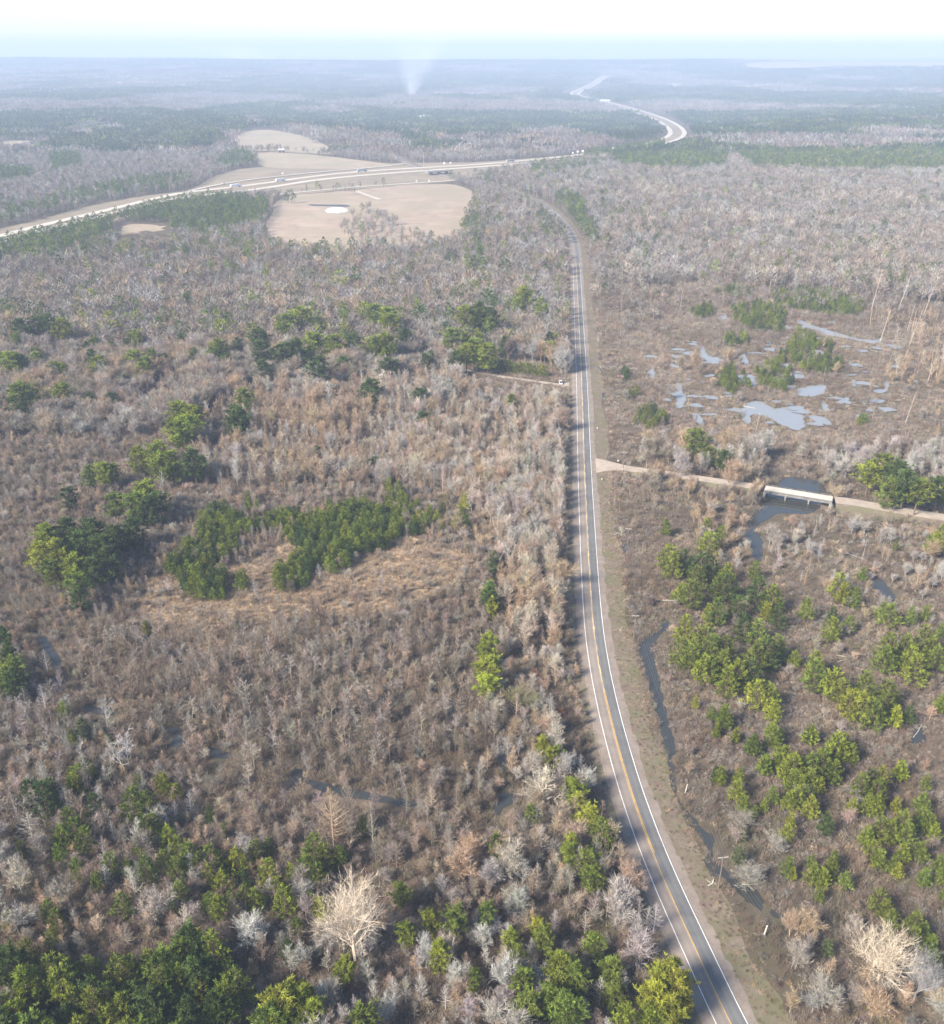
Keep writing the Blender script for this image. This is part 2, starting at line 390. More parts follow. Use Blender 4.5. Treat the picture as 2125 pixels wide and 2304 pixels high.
strip('exit_ramp', ramp, -3.6, 3.6, 0, M['pavement'], 'structure'); strip('frontage_road', front, -3.6, 3.6, 0, M['pavement'], 'structure')
lane_px = [(804, 431), (830, 441), (858, 450)]
lane = smooth_line(lane_px, 8, .35); strip('farm_lane', lane, -3.2, 3.2, 0, M['pavement'], 'structure')

bank_pg = poly([(-320, 600), (0, 514), (76, 497), (150, 476), (227, 457), (322, 440), (413, 431), (447, 417.5), (485, 395), (519, 383), (583, 374.5), (914, 366), (1060, 366), (1180, 357), (1310, 347), (1320, 362), (1180, 377), (1060, 400), (1010, 410), (790, 426), (640, 440), (560, 446), (425, 455), (330, 476), (230, 504), (110, 532), (0, 562), (-320, 650)])
north_pg = poly([(517, 342), (560, 345), (583, 343), (620, 342), (701, 347), (764, 355), (862, 367), (905, 373), (800, 380), (640, 379), (583, 375), (580, 360)])
upper_pg = poly([(517, 337), (512, 325), (522, 311), (552, 295), (600, 291), (649, 298), (707, 312), (741, 332), (790, 350), (700, 345), (600, 340)])
south_pg = poly([(613, 462), (640, 440), (700, 436), (1009, 408), (1070, 431), (1064, 460), (1048, 490), (1036, 535), (940, 562), (830, 556), (745, 570), (680, 570), (612, 553), (590, 512), (615, 478)])
clear_pg = poly([(261, 522), (275, 507), (320, 504), (382, 509), (372, 520), (330, 520), (300, 528), (268, 530)])
sheet('field', bank_pg, .02, M['cut_bank'], 1.0, 30); sheet('field', north_pg, .05, M['pale_field'], 1.0, 25); sheet('field', upper_pg, .09, M['pale_field'], 1.0, 30)
sheet('field', south_pg, .05, M['field'], 1.0, 18); sheet('field', clear_pg, .05, M['clearing'], 3.0, 7)
far_fields = [[(205, 282), (240, 279), (288, 286), (280, 291), (215, 292)], [(0, 318), (60, 315), (92, 325), (40, 336), (0, 337)], [(1450, 214), (1560, 211), (1660, 213), (1650, 218), (1500, 219)],
              [(930, 266), (1035, 264), (1040, 269), (940, 271)], [(1640, 168), (2125, 160), (2200, 172), (1700, 174)], [(240, 188), (340, 187), (350, 190), (250, 192)], [(60, 202), (250, 200), (255, 204), (70, 206)],
              [(1270, 263), (1390, 253), (1400, 256), (1290, 267)], [(1640, 195), (1690, 193), (1700, 198), (1650, 200)], [(1810, 232), (2000, 228), (2010, 234), (1830, 238)]]
far_pg = [poly(f) for f in far_fields]
for f in far_pg: sheet('field', f, .4, M['pale_field'], 2, 40, follow=True)
sheet('straw_clearing', poly([(300, 1330), (380, 1300), (560, 1275), (690, 1190), (820, 1170), (1000, 1235), (1085, 1265), (990, 1335), (760, 1410), (640, 1450), (560, 1490), (380, 1450)]), .012, blend_ground('straw_grass', [(.30, .225, .15), (.235, .175, .12), (.36, .275, .185), (.16, .125, .095)], [1, 1.5, 5, 11]), 1.2, 4)
sheet('lawn', poly(zoomed(1150, 480, .21645, [(830, 1480), (900, 1480), (960, 1640), (985, 1800), (950, 1930), (850, 1930), (840, 1700)])), .012, blend_ground('short_green_grass', [(.21, .19, .12), (.17, .175, .09)], [1, 4]), .3, 3)

# ------------------------------------------------------------------ water
wat = []
def pool(name, pts, z=.03, m='water', step=1.2, jit=.28):
    pg = poly(pts); o, p = sheet(name, pg, z + .003 * len(wat), M[m], jit, step); wat.append(p); return o
Z7 = lambda p: zoomed(1250, 1250, .2495, p)
Z8 = lambda p: zoomed(1350, 1750, .2764, p)
ZS = lambda p: zoomed(1450, 620, .3653, p)
Z6 = lambda p: zoomed(1300, 960, .4464, p)
R6 = lambda p: zoomed(1062, 1100, .5752, p)
Z5 = lambda p: zoomed(0, 1400, .2706, p)
ZT = lambda p: zoomed(950, 1350, .3243, p)
pool('ditch_water', Z7([(1000, 585), (1040, 602), (990, 685), (905, 775), (890, 870), (905, 990), (945, 1150), (990, 1330), (1015, 1500), (1085, 1720), (1088, 1800), (1050, 1860), (1100, 1960), (1090, 2010), (985, 2010), (985, 1900), (1030, 1840), (980, 1740), (925, 1500), (865, 1280), (830, 1080), (765, 905), (735, 850), (755, 765), (870, 735), (935, 645)]), .03)
pool('ditch_water', Z8([(545, -5), (635, -5), (632, 60), (610, 110), (645, 150), (690, 260), (770, 320), (820, 400), (905, 455), (930, 480), (925, 570), (915, 640), (950, 695), (1010, 735), (1085, 790), (1160, 880), (1260, 880), (1335, 990), (1325, 1085), (1290, 1085), (1215, 1010), (1130, 950), (1060, 860), (985, 800), (900, 815), (850, 800), (780, 730), (755, 690), (880, 652), (890, 600), (850, 540), (790, 440), (700, 350), (690, 300), (640, 200), (600, 120), (560, 70)]), .03, jit=.2)
pool('creek_pool', Z8([(1400, 1055), (1440, 1070), (1490, 1120), (1480, 1150), (1420, 1150), (1380, 1110)]))
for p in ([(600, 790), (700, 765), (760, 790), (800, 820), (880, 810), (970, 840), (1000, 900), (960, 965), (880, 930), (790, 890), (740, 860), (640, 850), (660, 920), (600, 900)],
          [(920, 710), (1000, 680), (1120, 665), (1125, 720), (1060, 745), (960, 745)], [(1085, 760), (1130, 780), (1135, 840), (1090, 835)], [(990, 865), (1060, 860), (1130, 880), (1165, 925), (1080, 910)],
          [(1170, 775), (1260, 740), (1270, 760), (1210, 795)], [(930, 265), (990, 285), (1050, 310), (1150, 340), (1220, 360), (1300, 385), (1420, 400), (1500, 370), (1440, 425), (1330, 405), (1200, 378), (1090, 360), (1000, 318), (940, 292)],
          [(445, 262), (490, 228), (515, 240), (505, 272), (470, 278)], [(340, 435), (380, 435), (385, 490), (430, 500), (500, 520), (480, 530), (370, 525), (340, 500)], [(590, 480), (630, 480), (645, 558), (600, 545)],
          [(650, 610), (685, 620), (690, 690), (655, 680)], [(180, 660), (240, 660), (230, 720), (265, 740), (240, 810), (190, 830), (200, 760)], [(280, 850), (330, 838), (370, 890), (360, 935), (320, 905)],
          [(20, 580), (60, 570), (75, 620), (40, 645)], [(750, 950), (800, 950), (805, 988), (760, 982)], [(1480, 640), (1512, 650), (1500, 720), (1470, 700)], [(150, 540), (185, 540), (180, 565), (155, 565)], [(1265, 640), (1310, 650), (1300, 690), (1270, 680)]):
    pool('swamp_pool', ZS(p), .03, 'sky_pale', 1.6, .5)
pool('creek_water', Z6([(1035, 245), (1225, 268), (1260, 330), (1240, 372), (1215, 420), (1140, 445), (1000, 432), (965, 470), (905, 490), (895, 520), (930, 545), (938, 655), (905, 690), (870, 640), (850, 560), (845, 490), (890, 435), (945, 400), (940, 340), (1010, 300)]), .03)
pool('creek_pool', R6([(1555, 325), (1605, 350), (1668, 432), (1640, 442), (1570, 400)])); pool('creek_pool', R6([(1740, 912), (1778, 950), (1778, 998), (1715, 1004), (1722, 950)]))
pool('creek_pool', R6([(582, 215), (612, 210), (616, 243), (590, 248)])); pool('creek_pool', R6([(596, 170), (608, 170), (610, 190), (598, 192)])); pool('creek_pool', Z7([(655, 430), (735, 440), (745, 500), (690, 495)]))
pool('creek_water', Z5([(270, 40), (335, 45), (355, 110), (425, 170), (505, 310), (515, 425), (545, 545), (530, 595), (440, 545), (430, 500), (480, 445), (465, 350), (395, 260), (325, 130)]), .03)
for p in ([(700, 690), (800, 700), (1000, 730), (1010, 770), (850, 775), (720, 750)], [(1335, 865), (1530, 875), (1535, 1050), (1420, 1050), (1430, 930)], [(1735, 1030), (1800, 1040), (1800, 1110), (1740, 1110)]):
    pool('black_pool', Z5(p), .03)
pool('black_pool', ZT([(190, 600), (222, 610), (222, 930), (195, 930)])); pool('black_pool', ZT([(510, 1000), (592, 1000), (592, 1125), (560, 1225), (525, 1190)])); pool('black_pool', ZT([(510, 1345), (640, 1325), (650, 1400), (565, 1445), (545, 1500), (490, 1510), (500, 1400)]))
pool('black_pool', [(652 + 20, 1745), (760, 1770), (870, 1790), (960, 1812), (950, 1822), (850, 1806), (720, 1785)]); pool('black_pool', zoomed(450, 1550, .2976, [(690, 600), (770, 590), (780, 720), (700, 740)])); pool('black_pool', zoomed(450, 1550, .2976, [(70, 440), (250, 480), (240, 540), (80, 520)]))
pool('ditch_water', [(1214, 1300), (1222, 1262), (1228, 1300), (1232, 1400), (1238, 1500), (1244, 1560), (1234, 1560), (1226, 1480), (1220, 1400)], .03)
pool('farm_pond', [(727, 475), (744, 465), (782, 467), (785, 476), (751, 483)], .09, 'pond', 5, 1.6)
sheet('mud_bank', poly([(690, 459), (735, 461), (785, 460), (790, 466), (742, 464), (700, 464)]), .07, M['mud'], .5, 4)
runnel = resample(chaikin(poly(zoomed(1150, 480, .21645, [(835, 1400), (860, 1450), (960, 1465), (905, 1520), (885, 1565), (930, 1620), (965, 1690), (975, 1790), (955, 1870), (960, 1920)])), 2), 2)
strip('ditch_water', np.concatenate([runnel, np.full((len(runnel), 1), .03)], 1), -.55, .55, 0, M['water'], 'structure', wob=.15)

# the swamp is broken up by many more small pools
sw = poly(ZS([(20, 420), (340, 400), (560, 440), (700, 480), (900, 250), (1480, 330), (1700, 420), (1650, 700), (1400, 900), (900, 990), (300, 950), (30, 680)]))
lo, hi = sw.min(0), sw.max(0); k = 0
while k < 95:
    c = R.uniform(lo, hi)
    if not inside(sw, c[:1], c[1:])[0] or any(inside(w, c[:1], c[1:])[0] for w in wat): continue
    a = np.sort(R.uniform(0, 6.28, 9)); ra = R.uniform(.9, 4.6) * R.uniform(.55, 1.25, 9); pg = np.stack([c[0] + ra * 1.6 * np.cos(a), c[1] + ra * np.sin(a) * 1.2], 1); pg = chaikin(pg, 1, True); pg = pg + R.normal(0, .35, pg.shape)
    o, p = sheet('swamp_pool', pg, .03 + .003 * len(wat), M['sky_pale'], .15, .9); wat.append(p); k += 1

#==PART2==
# ------------------------------------------------------------------ plant shapes
def nrm(d): return d / (np.linalg.norm(d) + 1e-9)
def perp(d, rng):
    a = np.cross(d, rng.normal(size=3)); return nrm(a)
def side_dir(d, ang, rng, az=None):
    """a direction that leaves d at an angle"""
    a = nrm(np.cross(d, (0.3, 0.2, 1) if abs(d[2]) < .9 else (1, 0, 0))); b = np.cross(d, a)
    q = rng.uniform(0, 2 * math.pi) if az is None else az
    return nrm(math.cos(ang) * d + math.sin(ang) * (math.cos(q) * a + math.sin(q) * b))
UP = np.array((0, 0, 1.0))

def limb(mt, mc, p, d, L, r, lev, rng, kids, ang, up, tw, wig=.14, rmin=.024):
    """one branch with its own branches; lev 0 is a main limb, the last level is twigs"""
    n = 4 if lev == 0 else 3
    tone = rng.uniform(.25, .95)
    for i in range(n):
        d = nrm(d + rng.normal(0, wig, 3) + up * UP)
        q = p + d * L / n
        r2 = r * (1 - (i + 1) / (n + .6))
        r1 = r * (1 - i / (n + .6))
        (mt if lev == 0 else mc).tube(p, q, r1, r2, 3, tone)
        if lev < len(kids):
            for k in range(kids[lev]):
                if lev == 0 and i == 0 and k > 0: continue
                s = p + (q - p) * rng.uniform(.1, 1)
                dd = side_dir(d, rng.uniform(*ang), rng); dd = nrm(dd + .22 * UP)
                if lev == len(kids) - 1: twigs(mc, s, dd, L * rng.uniform(.45, .8), rng, tw)
                else: limb(mt, mc, s, dd, L * rng.uniform(.42, .66), max(rmin, r2 * .6), lev + 1, rng, kids, ang, up, tw, wig, rmin)
        p = q
    twigs(mc, p, d, L * .5, rng, tw)

def twigs(mc, p, d, L, rng, w):
    t = rng.uniform(0, 1)
    e = p + d * L
    mc.blade(p, e, w * 1.25, rng, t)
    for k in range(3):
        s = p + d * L * rng.uniform(.15, .8)
        mc.blade(s, s + nrm(side_dir(d, rng.uniform(.4, .85), rng) + .2 * UP) * L * rng.uniform(.4, .7), w, rng, t)

def round_tree(seed, H, Rr, limbs=8, kids=(3, 3), tw=.06, fat=1.0, rmin=.024, els=(36, 84)):
    rng = np.random.default_rng(seed); mt, mc = MB(), MB()
    p = np.zeros(3) - (0, 0, .3); d = UP.copy(); r = (.017 * H + .05) * fat; hs = H * rng.uniform(.28, .42); n = 4; pts = []
    for i in range(n):
        d = nrm(d + rng.normal(0, .05, 3)); q = p + d * (hs + .3) / n; mt.tube(p, q, r * (1 - .08 * i), r * (1 - .08 * (i + 1)), 6, .5); p = q; pts.append(p)
    for k in range(limbs):
        az = 2 * math.pi * k / limbs * 1.62 + rng.uniform(-.4, .4); el = math.radians(rng.uniform(*els))
        dd = np.array((math.cos(az) * math.cos(el), math.sin(az) * math.cos(el), math.sin(el)))
        reach = 1 / math.sqrt((math.cos(el) / Rr) ** 2 + (math.sin(el) / (H - hs)) ** 2)
        limb(mt, mc, pts[-1 - rng.integers(0, 2)] - (0, 0, rng.uniform(0, .1) * H), dd, reach * rng.uniform(.72, .86), r * .5, 0, rng, kids, (.45, .95), .06, tw, .14, rmin)
    return mt, mc

def vase_tree(seed, H, Rr, tw=.055):
    rng = np.random.default_rng(seed); mt, mc = MB(), MB()
    p = np.zeros(3) - (0, 0, .3); d = nrm(UP + rng.normal(0, .03, 3)); n = 8; r = .010 * H + .03
    for i in range(n):
        d = nrm(d + rng.normal(0, .05, 3) + .05 * UP); q = p + d * (H * .93 + .3) / n; mt.tube(p, q, r * (1 - i / (n + .5)), r * (1 - (i + 1) / (n + .5)), 4, .5)
        f = (i + 1) / n
        if f > .2:
            for k in range(5):
                az = rng.uniform(0, 6.28); el = math.radians(rng.uniform(48, 74)); L = Rr * 1.9 * (1.15 - f * .75)
                dd = np.array((math.cos(az) * math.cos(el), math.sin(az) * math.cos(el), math.sin(el)))
                limb(mt, mc, p + (q - p) * rng.uniform(0, 1), dd, L, r * .4, 1, rng, (0, 2), (.35, .7), .05, tw)
        p = q
    twigs(mc, p, d, H * .1, rng, tw)
    return mt, mc

def pole_tree(seed, H, Rr, tw=.055):
    rng = np.random.default_rng(seed); mt, mc = MB(), MB()
    p = np.zeros(3) - (0, 0, .3); d = nrm(UP + rng.normal(0, .07, 3)); n = 8; r = .010 * H + .035
    for i in range(n):
        d = nrm(d + rng.normal(0, .06, 3) + .04 * UP); q = p + d * (H * .95 + .3) / n; mt.tube(p, q, r * (1 - .8 * i / n), r * (1 - .8 * (i + 1) / n), 4, .6)
        if i >= 3:
            for k in range(4):
                az = rng.uniform(0, 6.28); el = math.radians(rng.uniform(25, 65))
                dd = np.array((math.cos(az) * math.cos(el), math.sin(az) * math.cos(el), math.sin(el)))
                limb(mt, mc, p + (q - p) * rng.uniform(0, 1), dd, Rr * rng.uniform(.7, 1.1), r * .42, 1, rng, (0, 2), (.4, .9), .05, tw)
        p = q
    twigs(mc, p, d, H * .09, rng, tw)
    return mt, mc

def cone_tree(seed, H, Rr, nb=54, tw=.06):
    rng = np.random.default_rng(seed); mt, mc = MB(), MB()
    mt.tube((0, 0, -.3), (rng.normal(0, .1), rng.normal(0, .1), H * .55), .016 * H + .03, .007 * H + .02, 6, .6); a = np.array(mt.v[6:]).mean(0) if False else np.array((0, 0, H * .55))
    mt.v[-6:] = [(x, y, z) for x, y, z in mt.v[-6:]]
    top = np.array((rng.normal(0, .15), rng.normal(0, .15), H)); base = np.array(mt.v[-6:]).mean(0)
    mt.tube(base, top, .007 * H + .02, .012, 5, .6)
    for k in range(nb):
        t = .13 + .85 * (k + rng.uniform(0, 1)) / nb; z = t * H
        c = base * (t / .55) if t < .55 else base + (top - base) * (t - .55) / .45
        c = np.array((c[0], c[1], z)); az = k * 2.4 + rng.uniform(-.3, .3)
        L = Rr * (1 - t) ** .72 * rng.uniform(.8, 1.2) * (1.18 if t > .25 else .8) + .25
        el = math.radians(8 + 42 * t); d = np.array((math.cos(az) * math.cos(el), math.sin(az) * math.cos(el), math.sin(el)))
        tone = rng.uniform(.3, 1); p = c; r = .008 * L + .012
        for i in range(3):
            d = nrm(d + (0, 0, .14) + rng.normal(0, .05, 3)); q = p + d * L / 3; mc.tube(p, q, r * (1 - i / 3.3), r * (1 - (i + 1) / 3.3), 3, tone)
            for j in range(6):
                s = p + (q - p) * rng.uniform(0, 1); e = side_dir(d, rng.uniform(.4, .9), rng); e[2] *= .5; mc.blade(s, s + nrm(e + .15 * UP) * L * rng.uniform(.16, .34), tw * .7, rng, tone * rng.uniform(.5, 1))
            p = q
    return mt, mc

def snag(seed, H):
    rng = np.random.default_rng(seed); mt, mc = MB(), MB(); p = np.array((0, 0, -.3)); d = nrm(UP + np.array((rng.normal(0, .05), rng.normal(0, .05), 0))); n = 6; r = .012 * H + .07
    for i in range(n):
        d = nrm(d + rng.normal(0, .03, 3)); q = p + d * (H + .3) / n; mt.tube(p, q, r * (1 - .6 * i / n), r * (1 - .6 * (i + 1) / n), 5, .6, i == n - 1)
        if i >= 2 and rng.uniform() < .8:
            e = side_dir(d, rng.uniform(.6, 1.2), rng); L = rng.uniform(.08, .2) * H; s = p + (q - p) * rng.uniform(.2, .9)
            mc.tube(s, s + e * L * .6, .06, .035, 3, .6); mc.blade(s + e * L * .6, s + nrm(e + .5 * UP) * L, .07, rng, .6)
        p = q
    return mt, mc

def tuft(mb, c, out, size, rng, n=6, tone=.5, upb=.55):
    """a spray of needles: pointed blades that fan out and up"""
    for k in range(n):
        d = nrm(out * .5 + upb * UP + rng.normal(0, .52, 3)); s = c - d * size * .25
        mb.blade(s, c + d * size, size * .36, rng, min(1, max(0, tone + rng.normal(0, .1))))

def young_pine(seed, H, Rr, whorls=13, size=.52):
    rng = np.random.default_rng(seed); mt, mc = MB(), MB()
    mt.tube((0, 0, -.3), (0, 0, H * .93), .016 * H + .02, .02, 5, .5)
    for w in range(whorls):
        t = .12 + .84 * w / (whorls - 1); z = t * H * .95; rad = Rr * (1 - t) ** .78 * (.78 + .32 * min(1, t / .25)) + .16
        nb = max(3, int(7 - 3 * t)); a0 = rng.uniform(0, 6.28)
        for b in range(nb):
            az = a0 + 6.28 * b / nb + rng.uniform(-.3, .3); L = rad * rng.uniform(.7, 1.18); rise = L * (.25 + .5 * t)
            out = np.array((math.cos(az), math.sin(az), 0)); e = np.array((0, 0, z)) + out * L + (0, 0, rise); tone = rng.uniform(.1, 1)
            mt.tube((0, 0, z - .05), e, .035, .012, 3, .4)
            m = max(2, int(1 + L / .5))
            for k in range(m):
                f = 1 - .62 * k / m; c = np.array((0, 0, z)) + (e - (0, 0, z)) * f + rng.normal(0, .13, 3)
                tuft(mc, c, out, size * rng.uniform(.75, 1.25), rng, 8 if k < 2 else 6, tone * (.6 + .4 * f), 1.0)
    tuft(mc, np.array((0, 0, H * .96)), UP, size, rng, 9, .8, 1.2)
    return mt, mc

def tall_pine(seed, H, Rr, low=.4, nb=40, size=.95):
    rng = np.random.default_rng(seed); mt, mc = MB(), MB(); lean = rng.normal(0, .02, 2)
    axis_ = lambda t: np.array((lean[0] * H * t, lean[1] * H * t, H * t))
    mt.tube((0, 0, -.3), axis_(.6), .013 * H + .05, .009 * H + .03, 6, .5); mt.tube(axis_(.6), axis_(.96), .009 * H + .03, .03, 5, .5)
    for k in range(nb):
        t = low + (.97 - low) * (k + .5) / nb; s = (t - low) / (1 - low)
        rad = Rr * (math.sin(math.pi * min(1, .16 + s * .86)) ** .6) * rng.uniform(.6, 1.15)
        az = k * 2.4 + rng.uniform(-.5, .5); out = np.array((math.cos(az), math.sin(az), 0)); p = axis_(t); e = p + out * rad + (0, 0, rad * rng.uniform(.05, .55))
        mt.tube(p, e, .06, .02, 3, .4); tone = rng.uniform(.05, 1)
        for j in range(9):
            f = rng.uniform(.55, 1.08) if j < 6 else rng.uniform(.3, .6)
            c = p + (e - p) * f + rng.normal(0, .3, 3) * (.5 + rad / Rr); tuft(mc, c, out, size * rng.uniform(.75, 1.2), rng, 7, tone * (.75 + .25 * rng.uniform()), .45)
    for j in range(7): tuft(mc, axis_(.97) + rng.normal(0, .35, 3), UP, size, rng, 7, .75, .8)
    return mt, mc

def cedar(seed, H, Rr):
    rng = np.random.default_rng(seed); mt, mc = MB(), MB(); mt.tube((0, 0, -.3), (0, 0, H * .9), .012 * H + .03, .02, 5, .4)
    for k in range(130):
        t = rng.uniform(.04, 1) ** 1.0; r = Rr * (1 - t) ** .45 * rng.uniform(.75, 1.05); az = rng.uniform(0, 6.28); out = np.array((math.cos(az), math.sin(az), 0))
        tuft(mc, out * r + (0, 0, t * H * .95), out, .62, rng, 6, rng.uniform(.1, .9), 1.0)
    tuft(mc, np.array((0, 0, H * .95)), UP, .7, rng, 8, .7, 1.5)
    return mt, mc

def puff(seed, Rr=1.3, H=1.6, n=270, w=.055):
    rng = np.random.default_rng(seed); mb = MB(); lobes = [(rng.normal(0, .38 * Rr), rng.normal(0, .38 * Rr), rng.uniform(.6, 1), rng.uniform(.3, .8)) for _ in range(6)]
    for k in range(n):
        lx, ly, lz, lt = lobes[k % 6]; az = rng.uniform(0, 6.28); el = math.asin(rng.uniform(-.05, 1)); d = np.array((math.cos(az) * math.cos(el), math.sin(az) * math.cos(el), math.sin(el)))
        c = np.array((lx, ly, H * .3 * lz)); e = c + d * np.array((Rr * .62, Rr * .62, H * .68 * lz)) * rng.uniform(.75, 1.05)
        if k % 3: s = e - d * rng.uniform(.35, .6) ; mb.blade(s, e, w * rng.uniform(1.0, 1.9), rng, lt + rng.normal(0, .12))
        else: mb.blade(c * .6, e, w * .55, rng, lt * .8)
    return mb

def stems(seed, H=2.6, Rr=.9, n=46, w=.042):
    rng = np.random.default_rng(seed); mb = MB()
    for k in range(n):
        a, b = rng.uniform(0, 6.28, 2); r0 = Rr * math.sqrt(rng.uniform()) ; p = np.array((math.cos(a) * r0, math.sin(a) * r0, -.05)); h = H * rng.uniform(.45, 1)
        e = p + np.array((math.cos(b) * .22 * h, math.sin(b) * .22 * h, h)) * 1.0; t = rng.uniform(0, 1); mb.blade(p, e, w, rng, t)
        for j in range(2):
            s = p + (e - p) * rng.uniform(.35, .8); mb.blade(s, s + nrm(e - p + rng.normal(0, .45, 3) * h) * h * .35, w * .8, rng, t)
    return mb

def grass_clump(seed, H=.95, Rr=.75, n=60):
    rng = np.random.default_rng(seed); mb = MB()
    for k in range(n):
        a, b = rng.uniform(0, 6.28, 2); r0 = Rr * math.sqrt(rng.uniform()); p = np.array((math.cos(a) * r0, math.sin(a) * r0, -.03)); h = H * rng.uniform(.5, 1)
        lean = rng.uniform(.1, .7); mb.blade(p, p + np.array((math.cos(b) * lean * h, math.sin(b) * lean * h, h)), .09, rng, rng.uniform(0, 1))
    return mb

def low_bare(seed, H, Rr, n=46, cone=False):
    rng = np.random.default_rng(seed); mb = MB(); mb.tube((0, 0, -.3), (rng.normal(0, .2), rng.normal(0, .2), H * .6), .17, .09, 3, .7)
    for k in range(n):
        az = rng.uniform(0, 6.28); f = rng.uniform(.0, 1); s = np.array((0, 0, H * (.3 + .5 * f))); el = math.radians(rng.uniform(25, 85)) if not cone else .5
        reach = Rr * rng.uniform(.6, 1.05) * ((1 - .75 * f) if cone else math.sqrt(max(.12, 1 - (f * .8) ** 2)))
        e = s + np.array((math.cos(az) * reach, math.sin(az) * reach, 0)) + UP * rng.uniform(.1, .26) * H; t = rng.uniform(.1, 1); mb.blade(s, e, .3, rng, t)
        for j in range(3):
            q = s + (e - s) * rng.uniform(.4, .95); mb.blade(q, q + nrm((e - s) / (np.linalg.norm(e - s)) + rng.normal(0, .45, 3) + .35 * UP) * Rr * .42, .2, rng, t)
    return mb

def low_pine(seed, H, Rr, low, n=46):
    rng = np.random.default_rng(seed); mb = MB(); mb.tube((0, 0, -.3), (0, 0, H * .8), .2, .08, 3, .3); m0 = len(mb.f)
    for k in range(n):
        s = rng.uniform(0, 1); r = Rr * (math.sin(math.pi * min(1, .2 + s * .8)) ** .6) * rng.uniform(.35, 1); az = rng.uniform(0, 6.28); out = np.array((math.cos(az), math.sin(az), 0))
        tuft(mb, out * r + (0, 0, H * (low + (1 - low) * s)), out, 1.6, rng, 4, rng.uniform(0, 1), .5)
    return mb, m0

def grove(seed, size, n, pine):
    """a patch of far wood: many small crowns on thin stems, each of its own tone"""
    rng = np.random.default_rng(seed); mb = MB()
    for k in range(n):
        x, y = rng.uniform(-size / 2, size / 2, 2); H = rng.uniform(9, 17) if not pine else rng.uniform(11, 18); r = rng.uniform(2.6, 4.6) if not pine else rng.uniform(2.4, 3.8); t = rng.uniform(0, 1)
        mb.tube((x, y, -1), (x, y, H * .7), .25, .12, 3, t * .8)
        for j in range(9 if not pine else 10):
            s = rng.uniform(0, 1); a = rng.uniform(0, 6.28); rr = r * math.sqrt(max(.05, 1 - s * s)) * rng.uniform(.3, 1); c = np.array((x + math.cos(a) * rr, y + math.sin(a) * rr, H * (.5 + .46 * s)))
            if pine:
                for i in range(2): mb.blade(c - UP * .6, c + nrm(rng.normal(0, .7, 3) + .6 * UP) * 2.3, 2.0, rng, t)
            else:
                d = nrm(np.array((math.cos(a), math.sin(a), 1.6))); mb.blade(c - d * 2.2, c + d * 1.8, 1.3, rng, t); mb.blade(c, c + nrm(d + rng.normal(0, .5, 3)) * 2, .9, rng, t)
    return mb

# every kind: list of shapes, each (trunk, crown, height, radius)
K = {}
def shape(kind, mt, mc, H, Rr, cm):
    K.setdefault(kind, []).append((mt, mc, H, Rr, cm))
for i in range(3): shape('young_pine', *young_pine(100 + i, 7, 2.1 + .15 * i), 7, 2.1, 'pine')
for i in range(4): shape('tall_pine', *tall_pine(120 + i, 16, 3.9, (.32, .24, .38, .18)[i], (46, 50, 40, 54)[i]), 16, 3.9, 'pine')
for i in range(2): shape('cedar', *cedar(140 + i, 8, 1.5), 8, 1.5, 'pine')
for i in range(4): shape('round', *round_tree(200 + i, 12, 4.4, (8, 9, 7, 10)[i], (3, 3), .065), 12, 4.4, 'twig')
for i in range(3): shape('vase', *vase_tree(230 + i, 10, 1.7), 10, 1.7, 'twig')
for i in range(3): shape('pole', *pole_tree(250 + i, 10, 1.8), 10, 1.8, 'twig')
for i in range(3): shape('cone', *cone_tree(270 + i, 10, 2.6, 50), 10, 2.6, 'twig')
for i in range(3): shape('snag', *snag(290 + i, 9), 9, 1, 'twig')
shape('great', *round_tree(310, 20, 9.0, 13, (3, 3), .045, 1.15, .048, (40, 86)), 20, 9.5, 'twig'); shape('great', *round_tree(312, 16, 10, 12, (3, 3), .045, 1.15, .048, (32, 84)), 16, 10, 'twig')
shape('great_cone', *cone_tree(315, 18, 5.6, 105, .075), 18, 5.6, 'twig')
for i in range(4): shape('bush', MB(), puff(330 + i), 1.6, 1.3, 'dry')
for i in range(3): shape('stems', MB(), stems(350 + i), 2.6, .9, 'dry')
for i in range(3): shape('grass', MB(), grass_clump(360 + i), .95, .75, 'dry')

def joined(kind, i):
    mt, mc, H, Rr, cm = K[kind][i]
    v = mt.v + mc.v; n = len(mt.v); f = mt.f + [tuple(a + n for a in q) for q in mc.f]
    me = bpy.data.meshes.new(kind); me.from_pydata(v, [], f); me.materials.append(M['bark']); me.materials.append(M[cm])
    me.polygons.foreach_set('material_index', [0] * len(mt.f) + [1] * len(mc.f))
    a = me.attributes.new('tone', 'FLOAT', 'POINT'); a.data.foreach_set('value', mt.t + mc.t); me.update()
    return bpy.data.objects.new(kind, me)

def simple_proto(mb, mats, nbark=0):
    me = bpy.data.meshes.new('far_shape'); me.from_pydata(mb.v, [], mb.f)
    for m in mats: me.materials.append(m)
    if len(mats) > 1: me.polygons.foreach_set('material_index', [0] * nbark + [1] * (len(mb.f) - nbark))
    a = me.attributes.new('tone', 'FLOAT', 'POINT'); a.data.foreach_set('value', mb.t); me.update()
    return bpy.data.objects.new('far_shape', me)

